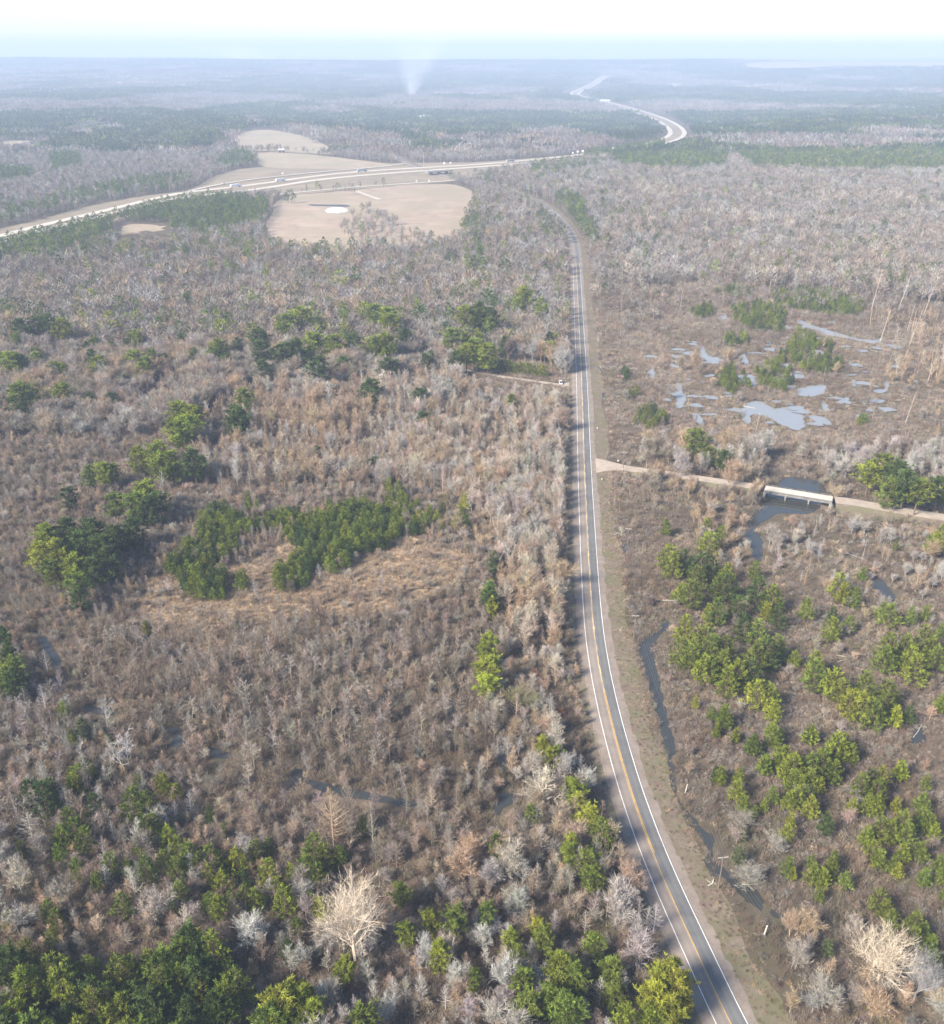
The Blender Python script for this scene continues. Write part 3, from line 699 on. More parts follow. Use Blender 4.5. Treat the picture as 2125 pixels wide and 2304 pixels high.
def mass(name, protos, pts, label=None):
    """one object for what nobody could count: shapes set on many points"""
    n = len(pts['x'])
    if not n: return
    me = bpy.data.meshes.new(name); me.vertices.add(n)
    me.vertices.foreach_set('co', np.stack([pts['x'], pts['y'], pts['z']], 1).astype(np.float32).ravel())
    for nm, ty in (('rot', 'FLOAT'), ('variant', 'INT')):
        me.attributes.new(nm, ty, 'POINT').data.foreach_set('value', np.asarray(pts[nm]).astype(np.float32 if ty == 'FLOAT' else np.int32))
    me.attributes.new('size', 'FLOAT_VECTOR', 'POINT').data.foreach_set('vector', pts['size'].astype(np.float32).ravel())
    me.attributes.new('tint', 'FLOAT_VECTOR', 'POINT').data.foreach_set('vector', pts['tint'].astype(np.float32).ravel())
    o = bpy.data.objects.new(name, me); C.objects.link(o); o['kind'] = 'stuff'
    if label: o['label'] = label
    g = bpy.data.node_groups.new(name, 'GeometryNodeTree')
    g.interface.new_socket('Geometry', in_out='INPUT', socket_type='NodeSocketGeometry'); g.interface.new_socket('Geometry', in_out='OUTPUT', socket_type='NodeSocketGeometry')
    N = g.nodes; L = g.links; gi = N.new('NodeGroupInput'); go = N.new('NodeGroupOutput'); jn = N.new('GeometryNodeJoinGeometry')
    for p in reversed(protos):
        oi = N.new('GeometryNodeObjectInfo'); oi.inputs['Object'].default_value = p; ti = N.new('GeometryNodeGeometryToInstance')
        L.new(oi.outputs['Geometry'], ti.inputs[0]); L.new(ti.outputs[0], jn.inputs[0])
    ip = N.new('GeometryNodeInstanceOnPoints'); ip.inputs['Pick Instance'].default_value = True
    def attr(nm, ty):
        a = N.new('GeometryNodeInputNamedAttribute'); a.data_type = ty; a.inputs['Name'].default_value = nm; return a.outputs[0]
    cx = N.new('ShaderNodeCombineXYZ'); L.new(attr('rot', 'FLOAT'), cx.inputs[2])
    L.new(gi.outputs[0], ip.inputs['Points']); L.new(jn.outputs[0], ip.inputs['Instance']); L.new(attr('variant', 'INT'), ip.inputs['Instance Index'])
    L.new(cx.outputs[0], ip.inputs['Rotation']); L.new(attr('size', 'FLOAT_VECTOR'), ip.inputs['Scale']); L.new(ip.outputs[0], go.inputs[0])
    md = o.modifiers.new('set', 'NODES'); md.node_group = g
    return o

# ------------------------------------------------------------------ colours of plants
TINT = {
    'yellow-green': (.265, .285, .040), 'bright green': (.222, .258, .038), 'mid green': (.165, .205, .040), 'dark green': (.088, .126, .036), 'grey-green': (.130, .155, .070),
    'pale cream': (.46, .40, .33), 'pale grey': (.38, .35, .322), 'grey': (.30, .265, .230), 'grey-brown': (.258, .212, .168), 'brown': (.21, .162, .118), 'tan': (.38, .282, .19), 'pinkish tan': (.335, .262, .20), 'rust': (.30, .155, .09), 'olive': (.205, .188, .10),
    'bleached cream': (.52, .45, .365), 'red-brown': (.20, .148, .115), 'silver': (.42, .40, .375),
}
def tints(names, n, spread=.10):
    base = np.array([TINT[k] for k in names]); return base * np.exp(R.normal(0, spread, (n, 1))) * np.exp(R.normal(0, spread * .3, (n, 3)))

trees = []            # every tree and bush before it becomes an object or part of a mass
def plant(kind, x, y, h, r=None, tone='grey', zone=None, label=None, variant=None, rz=None, keep=False):
    n = len(K[kind]); v = int(R.integers(0, n)) if variant is None else variant
    H0, R0 = K[kind][v][2:4]; r = r if r is not None else h * R0 / H0 * float(R.uniform(.85, 1.15))
    trees.append(dict(kind=kind, x=float(x), y=float(y), h=float(h), r=float(r), sz=h / H0, sx=r / R0, tone=tone, label=label, v=v, rz=float(R.uniform(0, 6.28)) if rz is None else rz, keep=keep))

def water_free(X, Y, pad=0):
    ok = np.ones(len(X), bool)
    for w in wat:
        lo = w.min(0) - 3 - pad; hi = w.max(0) + 3; m = (X > lo[0]) & (X < hi[0]) & (Y > lo[1]) & (Y < hi[1])
        if m.any():
            for k in ((0, .5, 1) if pad else (0,)): ok[m] &= ~inside(w, X[m], Y[m] + pad * k)
    return ok
road_c = road[::2]; side_c = np.concatenate([side_l[::2], brid[::4], side_r[::2]]); drive_c = drive[::2]
hw_c = np.concatenate([hwA[::2], hwB[::2]])
def clear_of_ways(X, Y, road_l=6.0, road_r=7.5, other=4.5):
    d, s = dist_to(road_c, X, Y); ok = np.where(s > 0, d > road_r, d > road_l)
    near_ = Y < 900
    for line, w in ((side_c, other), (drive_c, other - 1.5)):
        if near_.any():
            dd, _ = dist_to(line, X[near_], Y[near_]); t = ok[near_]; t &= dd > w; ok[near_] = t
    farm = Y > 850
    if farm.any():
        for line, w in ((hw_c, 22), (ramp[::2], 8), (front[::2], 8), (lane, 6)):
            dd, _ = dist_to(line, X[farm], Y[farm]); t = ok[farm]; t &= dd > w; ok[farm] = t
        dd, _ = dist_to(hwF, X[farm], Y[farm]); t = ok[farm]; t &= dd > 34; ok[farm] = t
    return ok
open_fields = [bank_pg, north_pg, upper_pg, south_pg, clear_pg] + far_pg
def out_of_fields(X, Y):
    ok = np.ones(len(X), bool)
    for w in open_fields:
        lo = w.min(0); hi = w.max(0); m = (X > lo[0]) & (X < hi[0]) & (Y > lo[1]) & (Y < hi[1])
        if m.any(): ok[m] &= ~inside(w, X[m], Y[m])
    return ok
def grid_points(y0, y1, step, margin=1.12, jit=.46):
    ys = np.arange(y0, y1, step); out = []
    for y in ys:
        half = (.50 * (.9003 * y + 78) + 25) * margin; xs = np.arange(-half, half, step); out.append(np.stack([xs, np.full(len(xs), y)], 1))
    p = np.concatenate(out); p += R.uniform(-jit, jit, p.shape) * step
    return p[:, 0], p[:, 1]

# ------------------------------------------------------------------ pines placed one by one (crown centre, crown radius in the picture)
Z3 = lambda p: [(0 + .2706 * a, 950 + .2706 * b, .2706 * r, *t) for a, b, r, *t in p]
def zr(x0, y0, s, lst): return [(x0 + s * a, y0 + s * b, s * r, (t[0] if t else None)) for a, b, r, *t in lst]
Y_, B_, M_, D_, G_ = 'yellow-green', 'bright green', 'mid green', 'dark green', 'grey-green'
mature = zr(0, 600, .2976, [(620, 360, 40), (825, 385, 65), (970, 390, 38), (1030, 385, 48), (1310, 365, 38), (1560, 380, 50), (1650, 385, 55), (1730, 390, 55), (160, 470, 65), (280, 430, 75, D_), (370, 430, 75, D_), (465, 475, 68), (130, 560, 52), (1010, 530, 62), (1060, 500, 34), (50, 700, 70), (110, 720, 70), (155, 735, 55), (275, 700, 48), (410, 770, 50), (475, 775, 45), (735, 735, 68), (670, 790, 38), (1025, 700, 65), (1100, 755, 62), (1430, 690, 36), (1215, 710, 40, G_), (1665, 620, 60), (1720, 690, 52), (155, 965, 122), (465, 950, 75), (670, 995, 52, D_), (850, 1010, 45, D_), (1350, 1110, 85), (1470, 1120, 85), (1400, 1220, 85), (1770, 1120, 70), (1800, 1200, 70, D_), (1530, 450, 42), (1650, 530, 32), (815, 480, 36), (700, 590, 42), (40, 310, 60, D_), (110, 280, 45, D_), (230, 310, 50, D_), (320, 320, 55, D_), (460, 360, 42, D_), (1680, 470, 60), (930, 860, 48, G_)])
mature += zr(500, 600, .4329, [(610, 50, 42), (690, 40, 32), (225, 175, 26), (262, 168, 26), (340, 290, 50), (300, 280, 40), (420, 262, 52), (510, 285, 42), (470, 215, 42), (630, 240, 36), (740, 220, 40), (800, 240, 55), (860, 260, 55), (880, 300, 50), (1030, 230, 42), (1280, 260, 55), (1350, 260, 55), (1390, 290, 45), (1570, 145, 50), (1535, 190, 35), (1660, 195, 32), (1310, 100, 30), (1380, 160, 40, D_), (190, 370, 52), (160, 340, 40), (200, 440, 50, D_), (320, 430, 55), (390, 430, 50, D_), (480, 400, 50), (580, 400, 55), (680, 390, 52), (790, 400, 52), (860, 400, 52), (950, 365, 40), (1190, 360, 52), (1310, 410, 55), (1380, 440, 55), (1270, 440, 50), (775, 620, 52), (1035, 660, 36), (1510, 690, 26), (120, 690, 46), (90, 780, 65, D_), (870, 510, 45, D_), (640, 500, 40, D_), (500, 520, 55, D_), (1050, 780, 32, D_), (340, 990, 24), (495, 960, 18), (790, 1020, 36, D_), (210, 520, 46, D_), (640, 330, 36), (1170, 330, 36), (1220, 480, 36, D_)])
mature += zr(0, 950, .2706, [(580, 625, 70, G_), (740, 430, 62), (860, 410, 75), (940, 410, 60), (1150, 270, 82), (1300, 260, 100), (1420, 320, 95), (1340, 380, 80), (1610, 310, 98, D_), (960, 680, 90), (1130, 680, 95), (1200, 560, 95), (1330, 640, 88, D_), (1230, 720, 80), (380, 940, 105), (560, 900, 105, D_), (330, 1080, 90, Y_), (480, 1080, 105), (600, 1190, 95, Y_), (660, 1010, 105, D_), (760, 910, 100, D_), (850, 1020, 105, D_), (960, 930, 100, D_), (1100, 890, 88, D_), (900, 1140, 95, D_), (760, 1200, 95, D_), (640, 1330, 90), (660, 1440, 68, D_), (420, 1220, 80), (1480, 70, 85), (1640, 40, 60)])  # big left clump: its sunlit and shaded sides are put into the tree tints
mature += zr(0, 1400, .2706, [(110, 380, 105), (60, 280, 80), (90, 480, 90, D_), (20, 110, 60, D_), (30, 420, 80)])
mature += zr(1062, 1100, .5752, [(90, 290, 28, G_), (75, 395, 36), (85, 430, 30), (60, 615, 40, Y_), (62, 690, 48, Y_), (58, 755, 42, Y_)])
mature += zr(950, 1350, .3243, [(840, 985, 50, Y_), (890, 1090, 50, Y_), (950, 1060, 42), (1050, 1300, 75, Y_), (1090, 1380, 60, Y_), (1160, 1490, 85, Y_), (1230, 1580, 80, M_), (1270, 1610, 70, M_), (1040, 1680, 60, Y_), (1030, 1760, 52), (1170, 1800, 75), (1180, 1920, 75, M_), (750, 1490, 50, M_), (515, 1690, 45, M_), (490, 20, 36, Y_)])
mature += zr(0, 1700, .5747, [(1720, 770, 42, Y_), (1345, 825, 40, Y_), (1690, 640, 36), (1780, 640, 46, M_), (1590, 690, 34), (1570, 530, 38, M_), (1260, 590, 34, Y_), (1110, 960, 75, Y_), (1190, 950, 65, Y_), (1060, 1030, 60), (1230, 1010, 55), (1420, 1040, 58, M_), (1130, 1040, 50), (850, 590, 30)])
mature += zr(1062, 1700, .5752, [(150, 710, 36), (270, 670, 36, Y_), (280, 720, 34), (185, 780, 28), (475, 730, 38, M_), (350, 820, 62), (400, 850, 55), (550, 830, 50), (560, 920, 46, M_), (310, 950, 48, M_), (370, 1000, 62, M_), (200, 880, 45), (215, 980, 55, M_), (600, 1030, 42), (10, 880, 26, M_), (60, 620, 34, M_)])
mature += zr(1062, 1700, .5752, [(770, 850, 62, Y_), (730, 890, 60, Y_), (800, 920, 66, Y_), (720, 950, 60, Y_), (790, 990, 56, Y_), (690, 1020, 50, Y_)])
mature += zr(1062, 540, .5751, [(1560, 910, 42, Y_), (1610, 880, 45), (1660, 900, 52), (1700, 950, 52), (1750, 980, 48), (1640, 970, 42), (1830, 970, 42, D_), (880, 780, 42, M_), (985, 850, 30), (930, 830, 28, M_), (25, 60, 24, D_), (200, 210, 30), (270, 255, 24), (30, 280, 34, D_), (60, 300, 40, D_), (155, 625, 18, Y_), (130, 95, 22, D_), (60, 225, 22, D_)])
young = zr(1062, 1100, .5752, [(760, 145, 20), (920, 140, 20), (925, 200, 40), (975, 180, 25), (770, 250, 45), (830, 270, 40), (790, 290, 36), (900, 290, 48), (880, 340, 35), (940, 300, 35), (860, 400, 44), (820, 395, 28), (1000, 380, 48), (970, 370, 40), (1000, 320, 30), (1110, 310, 26, M_), (1120, 400, 48), (1180, 420, 42), (1155, 470, 25, Y_), (1200, 490, 33), (960, 475, 34), (1040, 460, 33), (925, 480, 22), (835, 545, 38, Y_), (820, 630, 40), (860, 650, 40), (920, 570, 48, M_), (940, 620, 44, M_), (990, 620, 42, M_), (1070, 530, 44), (1120, 550, 40, M_), (1120, 640, 44), (1160, 640, 44), (1195, 610, 34, M_), (910, 690, 40), (940, 700, 36), (980, 680, 36), (1000, 750, 40), (1040, 720, 44), (1090, 710, 46), (1120, 790, 44, Y_), (1165, 800, 36), (1180, 860, 30, Y_), (1265, 655, 23), (1345, 720, 46), (1345, 680, 36), (1420, 750, 44), (1450, 780, 40), (1480, 830, 40, Y_), (1540, 770, 44), (1530, 850, 44, Y_), (1570, 870, 44), (1630, 790, 46), (1620, 840, 40, M_), (1660, 885, 28, Y_), (1710, 880, 24), (1440, 370, 34), (1460, 400, 30), (1500, 420, 27), (1310, 465, 27), (1410, 540, 32), (1410, 490, 20), (1480, 520, 23, M_), (1640, 480, 36), (1610, 470, 24), (1630, 620, 44), (1620, 660, 36), (1740, 690, 50), (1700, 610, 38, M_), (1720, 650, 40), (1770, 590, 42, M_), (1820, 650, 36, M_), (1800, 610, 36, M_), (875, 830, 14, Y_), (940, 870, 19), (990, 890, 30, M_), (1035, 960, 17, Y_), (960, 940, 15, Y_), (1105, 990, 28), (1180, 960, 30), (1175, 930, 18), (1330, 950, 26), (1430, 1000, 40), (1460, 985, 22), (1490, 1030, 24, M_), (1150, 1070, 28), (1220, 1040, 40), (1260, 1080, 46), (1330, 1080, 40), (1370, 1070, 44, M_), (1420, 1100, 30), (1680, 1090, 28, Y_), (1820, 200, 28), (1840, 170, 26), (1790, 205, 18), (1530, 330, 17, M_), (1660, 215, 11), (1720, 490, 22, M_), (1780, 480, 20, M_), (1840, 550, 18), (1840, 830, 24)])
young += zr(1600, 1550, .3763, [(365, 240, 34), (390, 310, 30), (80, 150, 46), (35, 245, 22), (150, 275, 24), (250, 330, 38), (330, 440, 35), (440, 390, 52), (450, 470, 44), (420, 430, 34), (540, 450, 34), (600, 255, 40), (750, 320, 55), (780, 350, 40), (845, 375, 36), (650, 430, 48, M_), (690, 400, 34, M_), (740, 505, 34), (500, 545, 48), (540, 560, 44), (600, 530, 50, M_), (655, 560, 34, Y_), (530, 630, 52), (590, 640, 52), (600, 695, 44), (470, 660, 38), (375, 620, 38), (320, 690, 22), (160, 600, 44), (60, 510, 38), (30, 500, 30), (170, 520, 34), (200, 690, 34), (260, 725, 22), (480, 775, 30, Y_), (460, 850, 38), (690, 800, 44), (900, 570, 54), (960, 540, 50), (1020, 530, 50), (1000, 600, 55, M_), (850, 690, 36), (950, 680, 46), (1000, 690, 44), (1110, 690, 30, Y_), (1020, 830, 52), (1080, 840, 50), (1150, 800, 60, M_), (1170, 860, 50, M_), (970, 960, 52), (1010, 1000, 46), (930, 870, 40), (1150, 970, 40), (1260, 760, 46, M_), (1310, 800, 44, M_), (1270, 665, 42, M_), (1340, 850, 36), (1260, 960, 46), (1090, 1050, 32), (1120, 1080, 30, Y_), (1280, 1115, 40, M_), (1370, 1040, 38, M_), (1370, 1110, 34, M_), (1135, 470, 33, Y_), (1290, 545, 30), (465, 1055, 42), (490, 1100, 22, Y_), (620, 1100, 46), (670, 1110, 44), (720, 1060, 44, M_), (810, 1130, 38, M_), (740, 1005, 32, M_), (600, 1030, 28, M_), (655, 1220, 28), (1010, 1260, 52, M_), (1050, 1300, 46, M_), (1090, 1370, 44, M_), (1230, 1380, 52, M_), (1210, 1480, 50, M_), (1280, 1440, 42, M_), (1320, 1520, 42, M_), (1340, 1620, 42, M_), (1330, 1680, 30, M_), (1075, 1490, 34), (1100, 1530, 22), (1385, 90, 26), (430, 260, 15), (195, 860, 22, G_), (170, 985, 36, G_), (700, 1540, 34, G_), (1390, 1240, 30, M_)])
young += zr(0, 1700, .5747, [(120, 140, 48, D_), (170, 160, 48, D_), (200, 130, 40, D_), (310, 70, 42, M_), (290, 100, 36), (370, 190, 36), (520, 190, 50, M_), (580, 200, 50, M_), (270, 250, 44), (290, 290, 44), (240, 300, 36), (330, 320, 40), (570, 280, 40), (600, 270, 34), (660, 310, 34), (700, 370, 42), (740, 390, 44, M_), (640, 100, 28), (690, 132, 19), (545, 108, 18), (230, 380, 30, M_), (300, 440, 28, M_), (500, 440, 25), (570, 440, 36, M_), (430, 420, 36, M_), (380, 490, 28, M_), (820, 390, 44, M_), (925, 400, 38, Y_), (1050, 450, 40, Y_), (1140, 460, 28, Y_), (870, 480, 36), (1000, 370, 32, M_), (1230, 360, 46, M_), (1270, 390, 40, M_), (1330, 390, 32, M_), (960, 540, 36), (1000, 560, 36), (1110, 560, 44), (1090, 510, 36), (1200, 440, 44, M_), (1240, 460, 40, M_), (815, 570, 30, M_), (700, 530, 40, M_), (480, 580, 38, M_), (190, 600, 34, M_), (215, 640, 34, M_), (205, 710, 32, M_), (80, 360, 25, M_), (1220, 560, 24, M_), (1160, 660, 24, M_), (1130, 750, 30), (1420, 265, 20, Y_), (1415, 300, 18), (100, 760, 44, M_), (30, 630, 28, M_), (350, 830, 44, M_), (780, 700, 20, Y_), (870, 780, 30), (640, 400, 34, M_), (770, 430, 30, M_), (850, 440, 30), (950, 470, 26), (540, 350, 22, M_), (690, 440, 36, M_), (1050, 350, 20, M_), (820, 460, 28), (900, 560, 26, M_), (250, 820, 40, M_), (120, 820, 42, M_), (825, 235, 14), (875, 290, 16)])
young += zr(0, 1400, .2706, [(530, 700, 50), (520, 770, 46), (590, 940, 40), (600, 990, 34), (690, 870, 60, G_), (670, 920, 56, G_), (910, 975, 34, G_), (1205, 30, 36, Y_), (700, 1180, 46), (690, 1260, 46), (590, 1260, 46), (760, 1230, 30, Y_), (1150, 1330, 44), (1330, 1290, 55, Y_), (1380, 1350, 34), (1460, 1390, 42, Y_), (1740, 1590, 40)])
young += zr(400, 1050, .4058, [(345, 625, 34, M_), (360, 600, 28, M_), (320, 880, 18, Y_), (1755, 505, 30, G_), (1755, 545, 30, G_), (1735, 670, 40, Y_), (1740, 720, 34, Y_), (570, 50, 20, M_), (1000, 30, 28, D_), (1090, 20, 30, D_), (395, 160, 22, M_), (395, 200, 24, M_), (440, 210, 24, M_), (1170, 100, 26, Y_), (1180, 150, 30), (1230, 120, 30), (1240, 170, 30), (1480, 175, 16), (1590, 190, 30, Y_), (1470, 230, 26), (1400, 240, 26), (1340, 270, 28, Y_), (1380, 290, 28), (1310, 310, 30), (1350, 320, 26, M_), (1540, 300, 26), (1580, 250, 26, M_), (1600, 300, 24, M_), (1470, 330, 18), (1440, 270, 24, Y_)])
band1 = zoomed(400, 1050, .4058, [(110, 270), (200, 215), (330, 240), (360, 290), (480, 290), (540, 230), (640, 235), (760, 280), (860, 200), (960, 195), (1120, 200), (1230, 190), (1330, 200), (1330, 250), (1230, 290), (1290, 330), (1370, 330), (1360, 360), (1230, 330), (1180, 410), (1080, 450), (1000, 450), (960, 510), (870, 555), (800, 520), (720, 560), (720, 640), (620, 660), (550, 650), (545, 580), (620, 500), (700, 480), (740, 440), (650, 430), (610, 370), (520, 330), (440, 370), (330, 370), (330, 440), (260, 500), (120, 540), (230, 570), (280, 560), (250, 710), (130, 720), (40, 680), (0, 600), (-60, 560), (-60, 510), (20, 440), (120, 370)])
bottom_wood = zoomed(0, 1700, .5747, [(-150, 790), (0, 760), (120, 790), (260, 840), (330, 850), (440, 790), (560, 760), (640, 720), (760, 700), (850, 760), (930, 800), (950, 880), (930, 980), (880, 1060), (700, 1130), (-150, 1150)])
def place_crowns(lst, kind, hk, hmin, hmax, grow):
    for x, y, r, tone in lst:
        z = 6.0
        for _ in range(4):
            X, Y = G(x, y, z); _, _, d = P(X, Y, z); rm = r * float(d) / FPX
            h = min(hmax, max(hmin, hk * rm + 2)); z = .62 * h if kind == 'young_pine' else .72 * h
        t = tone or str(R.choice([B_, M_, B_, M_, D_]))
        plant(kind, X, Y, h * float(R.uniform(.92, 1.08)), rm * grow, t, keep=True)
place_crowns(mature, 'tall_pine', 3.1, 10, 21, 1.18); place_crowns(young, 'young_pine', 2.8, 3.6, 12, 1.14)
def fill(pg_px, z, spacing, kind, hr, tones, prob=1.0):
    pg = poly(pg_px, z); lo = pg.min(0); hi = pg.max(0); xs, ys = np.meshgrid(np.arange(lo[0], hi[0], spacing), np.arange(lo[1], hi[1], spacing))
    X = xs.ravel() + R.uniform(-.42, .42, xs.size) * spacing; Y = ys.ravel() + R.uniform(-.42, .42, xs.size) * spacing
    m = inside(pg, X, Y) & (R.uniform(size=len(X)) < prob); m &= clear_of_ways(X, Y) & water_free(X, Y)
    for x, y in zip(X[m], Y[m]): plant(kind, x, y, R.uniform(*hr), None, str(R.choice(tones)))
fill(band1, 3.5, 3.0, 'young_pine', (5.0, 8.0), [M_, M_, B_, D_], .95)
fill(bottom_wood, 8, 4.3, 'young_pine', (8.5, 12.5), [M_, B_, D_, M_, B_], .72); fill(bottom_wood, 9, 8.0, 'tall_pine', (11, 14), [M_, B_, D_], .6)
for pg in ([(1170, 195), (1300, 185), (1440, 200), (1540, 250), (1520, 285), (1400, 290), (1270, 265), (1180, 240)], [(1020, 260), (1130, 240), (1240, 265), (1220, 350), (1100, 350), (1020, 300)], [(860, 265), (920, 240), (955, 265), (930, 300), (865, 300)], [(945, 195), (1040, 175), (1105, 195), (1080, 215), (960, 212)], [(970, 375), (1030, 355), (1080, 375), (1070, 405), (990, 405)], [(1270, 340), (1330, 345), (1420, 400), (1420, 450), (1470, 480), (1400, 520), (1300, 500), (1240, 590), (1130, 560), (1110, 510), (1220, 430)], [(960, 520), (1020, 490), (1085, 520), (1085, 565), (1020, 590), (965, 565)], [(630, 670), (690, 640), (770, 680), (760, 720), (690, 725), (640, 705)], [(580, 515), (610, 505), (625, 535), (595, 545)], [(600, 585), (650, 590), (650, 610), (610, 605)], [(1470, 680), (1560, 700), (1560, 730), (1480, 700)]):
    fill(zoomed(1062, 540, .5751, pg), 2.5, 4.2, 'young_pine', (4.5, 6.6), [M_, D_, M_, B_], .9)
hedge = resample(poly(zoomed(500, 600, .4329, [(1240, 490), (1330, 520), (1420, 555), (1520, 570), (1600, 580), (1690, 590)])), 2.4)
for i, (x, y) in enumerate(hedge): plant('cedar', x, y + 4.5 + R.normal(0, .3), R.uniform(7.5, 9), 1.9, str(R.choice([B_, Y_, B_, M_])), keep=True)
# ------------------------------------------------------------------ striking bare trees, one by one (foot of the trunk)
def at(x, y): X, Y = G(x, y); return float(X), float(Y)
plant('great', *at(800, 2160), 20, 9.0, 'bleached cream', label='great pale spreading bare oak, largest bare tree left of the road', variant=0, rz=.6, keep=True)
plant('great', *at(1975, 2205), 13, 9.5, 'bleached cream', label='great pale spreading bare tree right of the road near the bottom edge', variant=1, rz=2.2, keep=True)
plant('great', *at(2055, 2250), 12, 6.5, 'silver', label='silvery sprawling bare tree beside the great pale tree right of the road', variant=1, rz=4.0, keep=True)
plant('great_cone', *at(752, 1905), 19, 5.4, 'tan', label='great pale cone-shaped bare tree with herringbone boughs in the thicket', rz=.4, keep=True)
plant('great_cone', *at(790, 1880), 17, 4.2, 'pinkish tan', label='tan cone-shaped bare tree close behind the great pale cone-shaped one', rz=1.4, keep=True)
for x, y, h, r, k, t in [(568, 2130, 9, 4.2, 'round', 'silver'), (420, 2110, 10, 3.0, 'cone', 'pale cream'), (352, 2085, 11, 3.8, 'round', 'pale cream'), (50, 2010, 9, 3.2, 'round', 'pale cream'), (75, 1890, 9, 3.8, 'cone', 'pale grey'), (138, 2040, 9, 3.5, 'round', 'pale cream'), (405, 1905, 8, 2.4, 'cone', 'pinkish tan'), (432, 1835, 8.5, 2.2, 'cone', 'pale grey'), (570, 1860, 6.5, 2.6, 'cone', 'pinkish tan'), (840, 1900, 14, 1.8, 'cone', 'pale cream'),
                          (1035, 1990, 11, 4.6, 'round', 'tan'), (1060, 1950, 10, 4, 'round', 'tan'), (1145, 1985, 11, 4.0, 'round', 'pale cream'), (1215, 1930, 11, 2.8, 'cone', 'pale grey'), (1225, 1815, 12, 4.0, 'vase', 'pale cream'), (1245, 1705, 10, 3.5, 'round', 'pale cream'), (1270, 1760, 9, 3.4, 'round', 'silver'), (1320, 1790, 8, 3.6, 'round', 'silver'), (1240, 1660, 9, 3, 'round', 'pale cream'), (1165, 1600, 9, 4, 'round', 'olive'),
                          (1385, 2080, 10, 3.6, 'round', 'pale grey'), (1420, 2100, 8, 2.6, 'cone', 'pale cream'), (1470, 2100, 9, 2.6, 'cone', 'silver'), (1440, 2170, 9, 4, 'round', 'pale grey'), (1395, 2040, 10, 3.6, 'round', 'pale grey'), (1350, 1990, 8, 2.8, 'round', 'grey'), (1100, 2010, 10, 3.2, 'round', 'pale grey'), (1140, 2250, 14, 2.6, 'round', 'silver'), (1010, 2180, 11, 2.8, 'round', 'pale cream'), (960, 2180, 10, 2.6, 'round', 'silver'), (890, 2270, 10, 2.6, 'cone', 'silver'), (1020, 2230, 9, 2, 'cone', 'silver'),
                          (1790, 2180, 8, 3.2, 'round', 'grey'), (1810, 2110, 8, 3.6, 'round', 'tan'), (1690, 1990, 5, 4.2, 'round', 'grey'), (1745, 1920, 5, 3, 'round', 'grey'), (1665, 1865, 4.6, 3.4, 'round', 'grey'), (1960, 2290, 9, 4, 'round', 'tan'), (2105, 2280, 9, 3.5, 'round', 'tan'), (1850, 2270, 8, 3.6, 'round', 'grey'), (1920, 2100, 6, 2.4, 'round', 'grey'),
                          (690, 1070, 12, 3, 'round', 'pinkish tan'), (660, 1075, 9, 3, 'cone', 'pinkish tan'), (500, 1100, 9, 2.6, 'cone', 'pale grey'), (370, 1110, 13, 2.6, 'cone', 'silver'), (900, 930, 13, 3.4, 'cone', 'tan'), (820, 925, 12, 3.6, 'cone', 'pinkish tan'), (1030, 945, 12, 3, 'cone', 'tan'), (1030, 1200, 10, 2.6, 'vase', 'tan'), (860, 1320, 8, 2.2, 'cone', 'pale grey'), (575, 1340, 7, 2.2, 'cone', 'pale grey'), (720, 1300, 6, 2.2, 'cone', 'pale grey'), (920, 1450, 6.5, 2, 'cone', 'pale grey'), (550, 1245, 7, 1.8, 'cone', 'pale grey'), (380, 1335, 7, 2, 'cone', 'silver'), (200, 1370, 9, 2, 'cone', 'pale grey'),
                          (300, 1450, 7, 1.6, 'cone', 'pale grey'), (1000, 1610, 8, 2.5, 'cone', 'pale cream'), (1070, 1650, 9, 2.4, 'cone', 'pale cream'), (1115, 1620, 8, 2.6, 'round', 'pale cream'), (1195, 1610, 8, 3.4, 'round', 'olive'), (1255, 1610, 5, 2.2, 'bush', 'rust'), (1203, 1525, 4, 2.0, 'bush', 'rust'), (295, 1745, 14, 2.3, 'pole', 'pale grey'), (245, 1650, 13, 2.1, 'pole', 'pale grey'), (285, 1750, 11, 3, 'pole', 'pale grey'),
                          (1470, 720, 9, 5.5, 'round', 'pale cream'), (1528, 840, 13, 4.4, 'round', 'pinkish tan'), (1560, 835, 13, 4, 'round', 'tan'), (1485, 825, 8, 2.8, 'cone', 'pinkish tan'), (1530, 1080, 14, 5, 'round', 'pale grey'), (1455, 1060, 13, 4.4, 'round', 'grey-brown'), (1480, 1085, 11, 3.4, 'round', 'tan'), (1640, 1105, 15, 4, 'round', 'tan'), (1700, 1135, 13, 3.4, 'round', 'tan'), (1660, 1095, 13, 4, 'round', 'tan'), (1900, 1080, 12, 5, 'round', 'pale grey'), (1880, 1130, 9, 3.4, 'round', 'tan'), (1730, 1235, 12, 2.6, 'round', 'pale grey'), (2060, 1330, 11, 4, 'cone', 'tan'), (2095, 1265, 9, 4, 'round', 'tan'), (1590, 1200, 8, 3.6, 'round', 'tan'), (1640, 1190, 7, 3.2, 'round', 'tan')]:
    plant(k, *at(x, y), h, r, t, keep=True)
